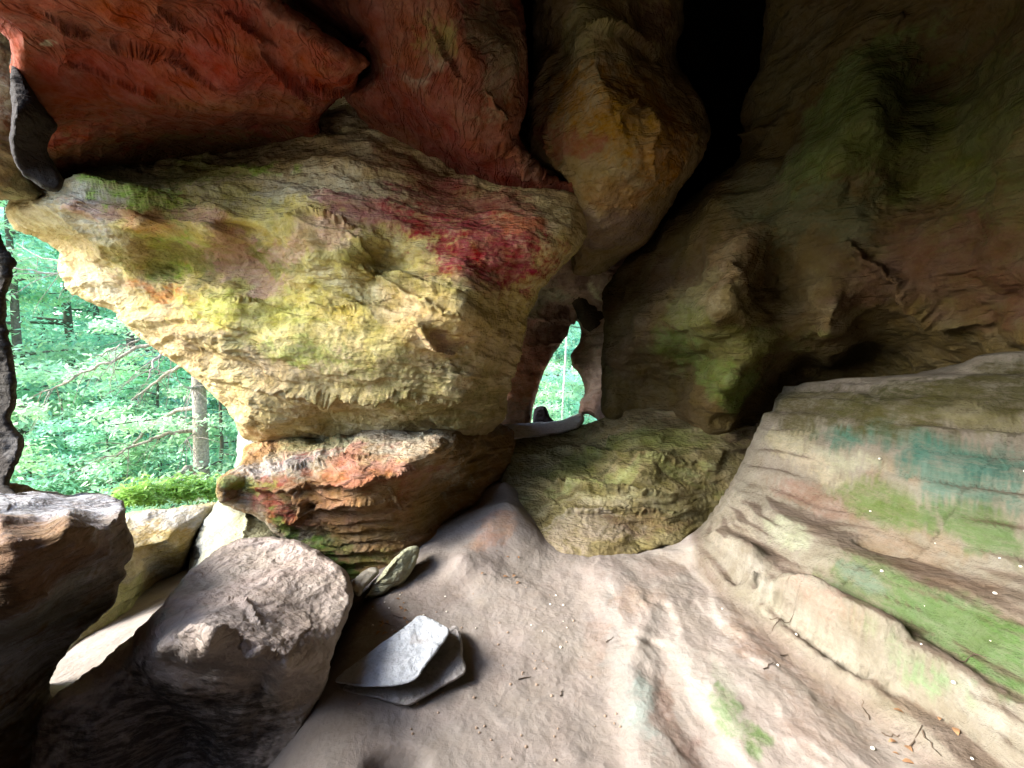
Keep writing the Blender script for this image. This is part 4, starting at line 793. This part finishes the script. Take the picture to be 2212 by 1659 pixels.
# conifer with dead lower branches
D0 = 8.0
def bp(x, y): return (.358 * x, 486 + .358 * y)
base = at(437, 1062, D0); top = at(428, 780, D0); up = (top - base) / np.linalg.norm(top - base)
con = empty('conifer_tree', base)
tp = [base + up * t for t in np.linspace(-.5, 9, 40)]
V, F_ = tube(tp, np.linspace(.135, .05, 40), 16)
nn_ = fbm(V * 9, 3); cen_ = np.repeat(np.array(tp), 16, 0); V = cen_ + (V - cen_) * (1 + .12 * nn_)[:, None]
plain_mesh('trunk', V - base, F_, M_BARK, con)
BR = [([(1185, 1100), (1060, 1120), (870, 1240), (800, 1330), (700, 1400), (640, 1470), (630, 1520), (680, 1580)], .03), ([(1180, 1240), (1080, 1245), (960, 1280), (850, 1310), (700, 1390), (610, 1412)], .028), ([(1185, 1465), (1120, 1475), (1030, 1530), (980, 1580), (945, 1659)], .04),
      ([(1200, 800), (1120, 840), (1000, 900), (850, 1010), (760, 1110), (690, 1230)], .03), ([(1200, 640), (910, 720), (800, 750), (650, 830), (470, 910), (350, 970), (230, 1030)], .03), ([(1190, 500), (700, 340), (360, 298), (200, 278), (60, 262)], .028), ([(1190, 420), (600, 260), (350, 212), (250, 200), (150, 150), (90, 100)], .022),
      ([(1195, 640), (980, 770), (920, 840), (880, 950)], .02), ([(1200, 560), (850, 680), (700, 740), (600, 800)], .016), ([(1180, 1130), (1160, 1190), (1100, 1240)], .012), ([(1180, 985), (1120, 990)], .014), ([(1180, 1250), (1120, 1290), (1095, 1340)], .012)]
for bi, (pl, r0) in enumerate(BR):
    pts = np.array([bp(*q) for q in pl]); seg = smooth_open(pts)[::3]
    k = len(seg); t = np.linspace(0, 1, k)
    P = at(seg[:, 0], seg[:, 1], D0 - 1.6 * t * (.4 + .6 * rs.rand()) * (1 if bi % 3 else -.6))
    P = P + np.column_stack([fbm(np.column_stack([t * 9, t * 0 + bi, t * 0]), 3), t * 0, fbm(np.column_stack([t * 9, t * 0 + bi + 50, t * 0]), 3)]) * .10 * np.minimum(t * 4, 1)[:, None]
    parts = [tube(P, np.linspace(r0 * 1.5, .009, k), 6)]
    L = np.linalg.norm(P[-1] - P[0])
    for q in range(int(7 * L)):
        i0 = rs.randint(k // 5, k - 1) if k > 6 else k // 2; ln = rs.uniform(.25, .8) * min(1.0, L)
        dr = (P[min(k - 1, i0 + 1)] - P[i0 - 1]); dr /= np.linalg.norm(dr) + 1e-9
        dr = dr * rs.uniform(.3, 1) + rs.normal(0, .4, 3) + np.array([0, 0, -.25]); dr /= np.linalg.norm(dr)
        tt = np.linspace(0, 1, 5)[:, None]
        parts.append(tube(P[i0] + dr * tt * ln + np.array([0, 0, -.3 * ln]) * tt ** 2 + rs.normal(0, .015, (5, 3)) * tt, np.linspace(.008, .003, 5), 4))
    V, F_ = join(parts); plain_mesh('branch', V - base, F_, M_BARK, con)
tag(con, 'straight grey trunk with bare drooping branches standing right outside the cave mouth', 'tree')
# snag
sb = at(485, 985, 11.0)
sn = [tube([sb + np.array([0, 0, z]) for z in np.linspace(-.6, .85, 9)], [.10, .10, .1, .09, .09, .08, .07, .04, .01], 9), tube([sb + np.array([-.14, 0, z]) for z in np.linspace(-.6, .42, 6)], [.07, .07, .06, .05, .04, .01], 8)]
V, F_ = join(sn); V[:, :2] += fbm(V * 8, 2)[:, None] * .03
tag(plain_mesh('broken_stump', V, F_, M_DEAD), 'white splintered stump between the conifer trunk and the ledge', 'stump')
# pale thin stems in the gap
for i, (px, d, lean) in enumerate([(1214, 12.5, .05)]):
    b0 = at(px, 905, d); V, F_ = tube([b0 + np.array([lean * z, 0, z]) for z in np.linspace(-.8, 6, 12)], np.linspace(.03, .02, 12), 7)
    tag(plain_mesh('slim_trunk', V, F_, M_DEAD), 'slim pale bare trunk seen in the narrow back gap', 'tree')
# leafy plants along the outer rock
def fern_mesh(seed, n=170, R=.24):
    r = np.random.RandomState(seed); parts = []; C = []
    for k in range(13):
        a = r.uniform(0, 6.28); L = R * r.uniform(.5, 1.3); hh = r.uniform(.12, .34); t = np.linspace(0, 1, 7)
        P = np.column_stack([np.cos(a) * L * t ** 1.5, np.sin(a) * L * t ** 1.5, hh * np.sin(t * 2.0)]); parts.append(tube(P, np.linspace(.003, .001, 7), 3))
        q = r.uniform(.25, 1, n // 13); C.append(np.column_stack([np.interp(q, t, P[:, i]) for i in range(3)]) + r.normal(0, .012, (n // 13, 3)))
    parts.append(leaves(np.concatenate(C), .075, r, .4))
    return join(parts)
V, F_ = fern_mesh(1); f0 = plain_mesh('leafy_plant', V, F_, M_FERN, smooth=False, origin=np.zeros(3))
first = True
for i in range(30):
    px = 268 + i * 6.8 + rs.uniform(-5, 5); py = 1104 - (px - 270) * .10 - rs.uniform(0, 16); d = 5.0 + (px - 270) / 200 * .9 + (1104 - py) / 60
    o = f0 if first else f0.copy()
    if not first: scene.collection.objects.link(o)
    first = False
    o.location = at(px, py, d); o.rotation_euler = (0, 0, rs.uniform(0, 6)); o.scale = (rs.uniform(.6, 1.2),) * 3
    tag(o, 'low yellow green leafy plant on the rim behind the sunlit rock', 'plant', 'low plants on the rim behind the sunlit rock')

# ------------------------------------------------------------------ litter on the sand
M_TWIG = plain_mat('twig_bark', (.07, .05, .035), .9, .3, 30, .001)
M_PEB = plain_mat('pale_grit', (.62, .58, .50), .9, .2, 30, .001)
M_PEB2 = plain_mat('brown_grit', (.26, .19, .14), .9, .3, 30, .001)
bpy.context.view_layer.update()
def g_at(px, py):
    lo_, hi_ = .6, 6.0; r = rays(px, py)
    ds = np.arange(.8, 5.5, .012); P = CAM + r * ds[:, None]; g = ground_z(P[:, :2])
    k = int(np.argmax(P[:, 2] < g)); return P[k] if P[k, 2] < g[k] else CAM + r * 3
def surf(p):
    """height of the finished sheet under a point"""
    i = int(np.clip(np.searchsorted(gx, p[0]), 1, nx - 1)); j = int(np.clip(np.searchsorted(gy, p[1]), 1, ny - 1))
    return float(P3[[j * nx + i, j * nx + i - 1, (j - 1) * nx + i, (j - 1) * nx + i - 1], 2].mean())
TW = [((1660, 1345), (1715, 1330)), ((1668, 1362), (1690, 1340)), ((1650, 1452), (1672, 1440)), ((1686, 1420), (1702, 1416)), ((1960, 1620), (1990, 1575)), ((1990, 1590), (2030, 1640)), ((1880, 1560), (1860, 1520)), ((1900, 1590), (1940, 1600)),
      ((1310, 1390), (1325, 1378)), ((1210, 1500), (1216, 1485)), ((1120, 1470), (1150, 1462)), ((2060, 1430), (2110, 1425)), ((2100, 1420), (2130, 1432)), ((850, 1330), (890, 1345)), ((820, 1350), (860, 1360))]
for i, (a, b) in enumerate(TW):
    A_, B_ = g_at(*a), g_at(*b); t = np.linspace(0, 1, 7)[:, None]; P = A_ + (B_ - A_) * t; P[:, :2] += rs.normal(0, .003, (7, 2)); P[:, 2] = [surf(p) + .004 for p in P]
    V, F_ = tube(P, np.linspace(.003, .0015, 7), 5)
    tag(plain_mesh('twig', V, F_, M_TWIG), 'thin dark twig lying on the sandy rock floor', 'twig', 'twigs scattered over the floor')
M_DRY = plain_mat('dry_leaf', (.22, .12, .06), .8, .4, 30, 0)
def dry_leaf(seed):
    r = np.random.RandomState(seed); t = np.linspace(0, 1, 7); w = np.sin(np.pi * t ** .8) * .30
    V = np.concatenate([np.column_stack([t, w, .16 * np.sin(3 * t) + .25 * w]), np.column_stack([t, 0 * t, .16 * np.sin(3 * t)]), np.column_stack([t, -w, .16 * np.sin(3 * t) + .18 * w])]) * .035
    F_ = np.array([(a * 7 + k, a * 7 + k + 1, (a + 1) * 7 + k + 1, (a + 1) * 7 + k) for a in range(2) for k in range(6)])
    return V, F_
lv = None
LS = [(rs.uniform(800, 900), rs.uniform(1285, 1385)) for _ in range(16)] + [(rs.uniform(960, 1130), rs.uniform(1190, 1260)) for _ in range(8)] + [(rs.uniform(1880, 2080), rs.uniform(1540, 1650)) for _ in range(7)]
for px, py in LS:
    p = g_at(px, py)
    if lv is None: V, F_ = dry_leaf(1); lv = o = plain_mesh('dry_leaf', V, F_, M_DRY, origin=np.zeros(3))
    else: o = lv.copy(); scene.collection.objects.link(o)
    o.location = (p[0], p[1], surf(p) + .004); o.rotation_euler = (rs.uniform(-.4, .4), rs.uniform(-.2, .2), rs.uniform(0, 6.3)); o.scale = (rs.uniform(.5, 1.1),) * 3
    tag(o, 'small curled brown dead leaf lying on the cave floor', 'leaf', 'dead leaves on the cave floor')
def pebble(seed, r):
    rr = np.random.RandomState(seed); V, F_ = [], []
    th = np.linspace(0, math.pi, 6); ph = np.linspace(0, 2 * math.pi, 8, endpoint=False)
    for t in th:
        for p in ph: V.append([math.sin(t) * math.cos(p), math.sin(t) * math.sin(p), math.cos(t) * .6])
    V = np.array(V); V *= (1 + .35 * fbm(V * 1.3 + seed, 2))[:, None] * r
    F_ = np.array([(i * 8 + k, i * 8 + (k + 1) % 8, (i + 1) * 8 + (k + 1) % 8, (i + 1) * 8 + k) for i in range(5) for k in range(8)])
    return V, F_
pb = []
for k in range(3):
    V, F_ = pebble(k * 5 + 1, .007); pb.append(plain_mesh('pebble', V, F_, (M_PEB, M_PEB2, M_PEB)[k], origin=np.zeros(3)))
usedb = [False] * 3
spots = [(x, y, 0) for x, y in [(1998, 1315), (2150, 1280), (2205, 1225), (2160, 1205), (1905, 1240), (1880, 1110), (2215, 1030), (1680, 1440), (2140, 1380), (1990, 1390), (2060, 1480), (1885, 1620), (2100, 1640), (1720, 1370), (1900, 1000), (2020, 1180), (1560, 1320)]]
for i in range(70): spots.append((rs.uniform(760, 1340), rs.uniform(1270, 1650), 1))
for i in range(22): spots.append((rs.uniform(800, 1300), rs.uniform(1280, 1420), 2))
for (px, py, k) in spots:
    p = g_at(px, py)
    o = pb[k] if not usedb[k] else pb[k].copy()
    if usedb[k]: scene.collection.objects.link(o)
    usedb[k] = True
    o.location = (p[0], p[1], surf(p) + .002); o.rotation_euler = (rs.uniform(-.3, .3), 0, rs.uniform(0, 6)); sc_ = rs.uniform(.4, 1.1) * (1 if k else 1.2); o.scale = (sc_,) * 3
    tag(o, ['tiny white chip of stone on the rock steps', 'small brown pebble on the trodden sand', 'small pale pebble on the trodden sand'][k], 'pebble', ['white chips on the rock steps', 'brown pebbles on the sand', 'pale pebbles on the sand'][k])
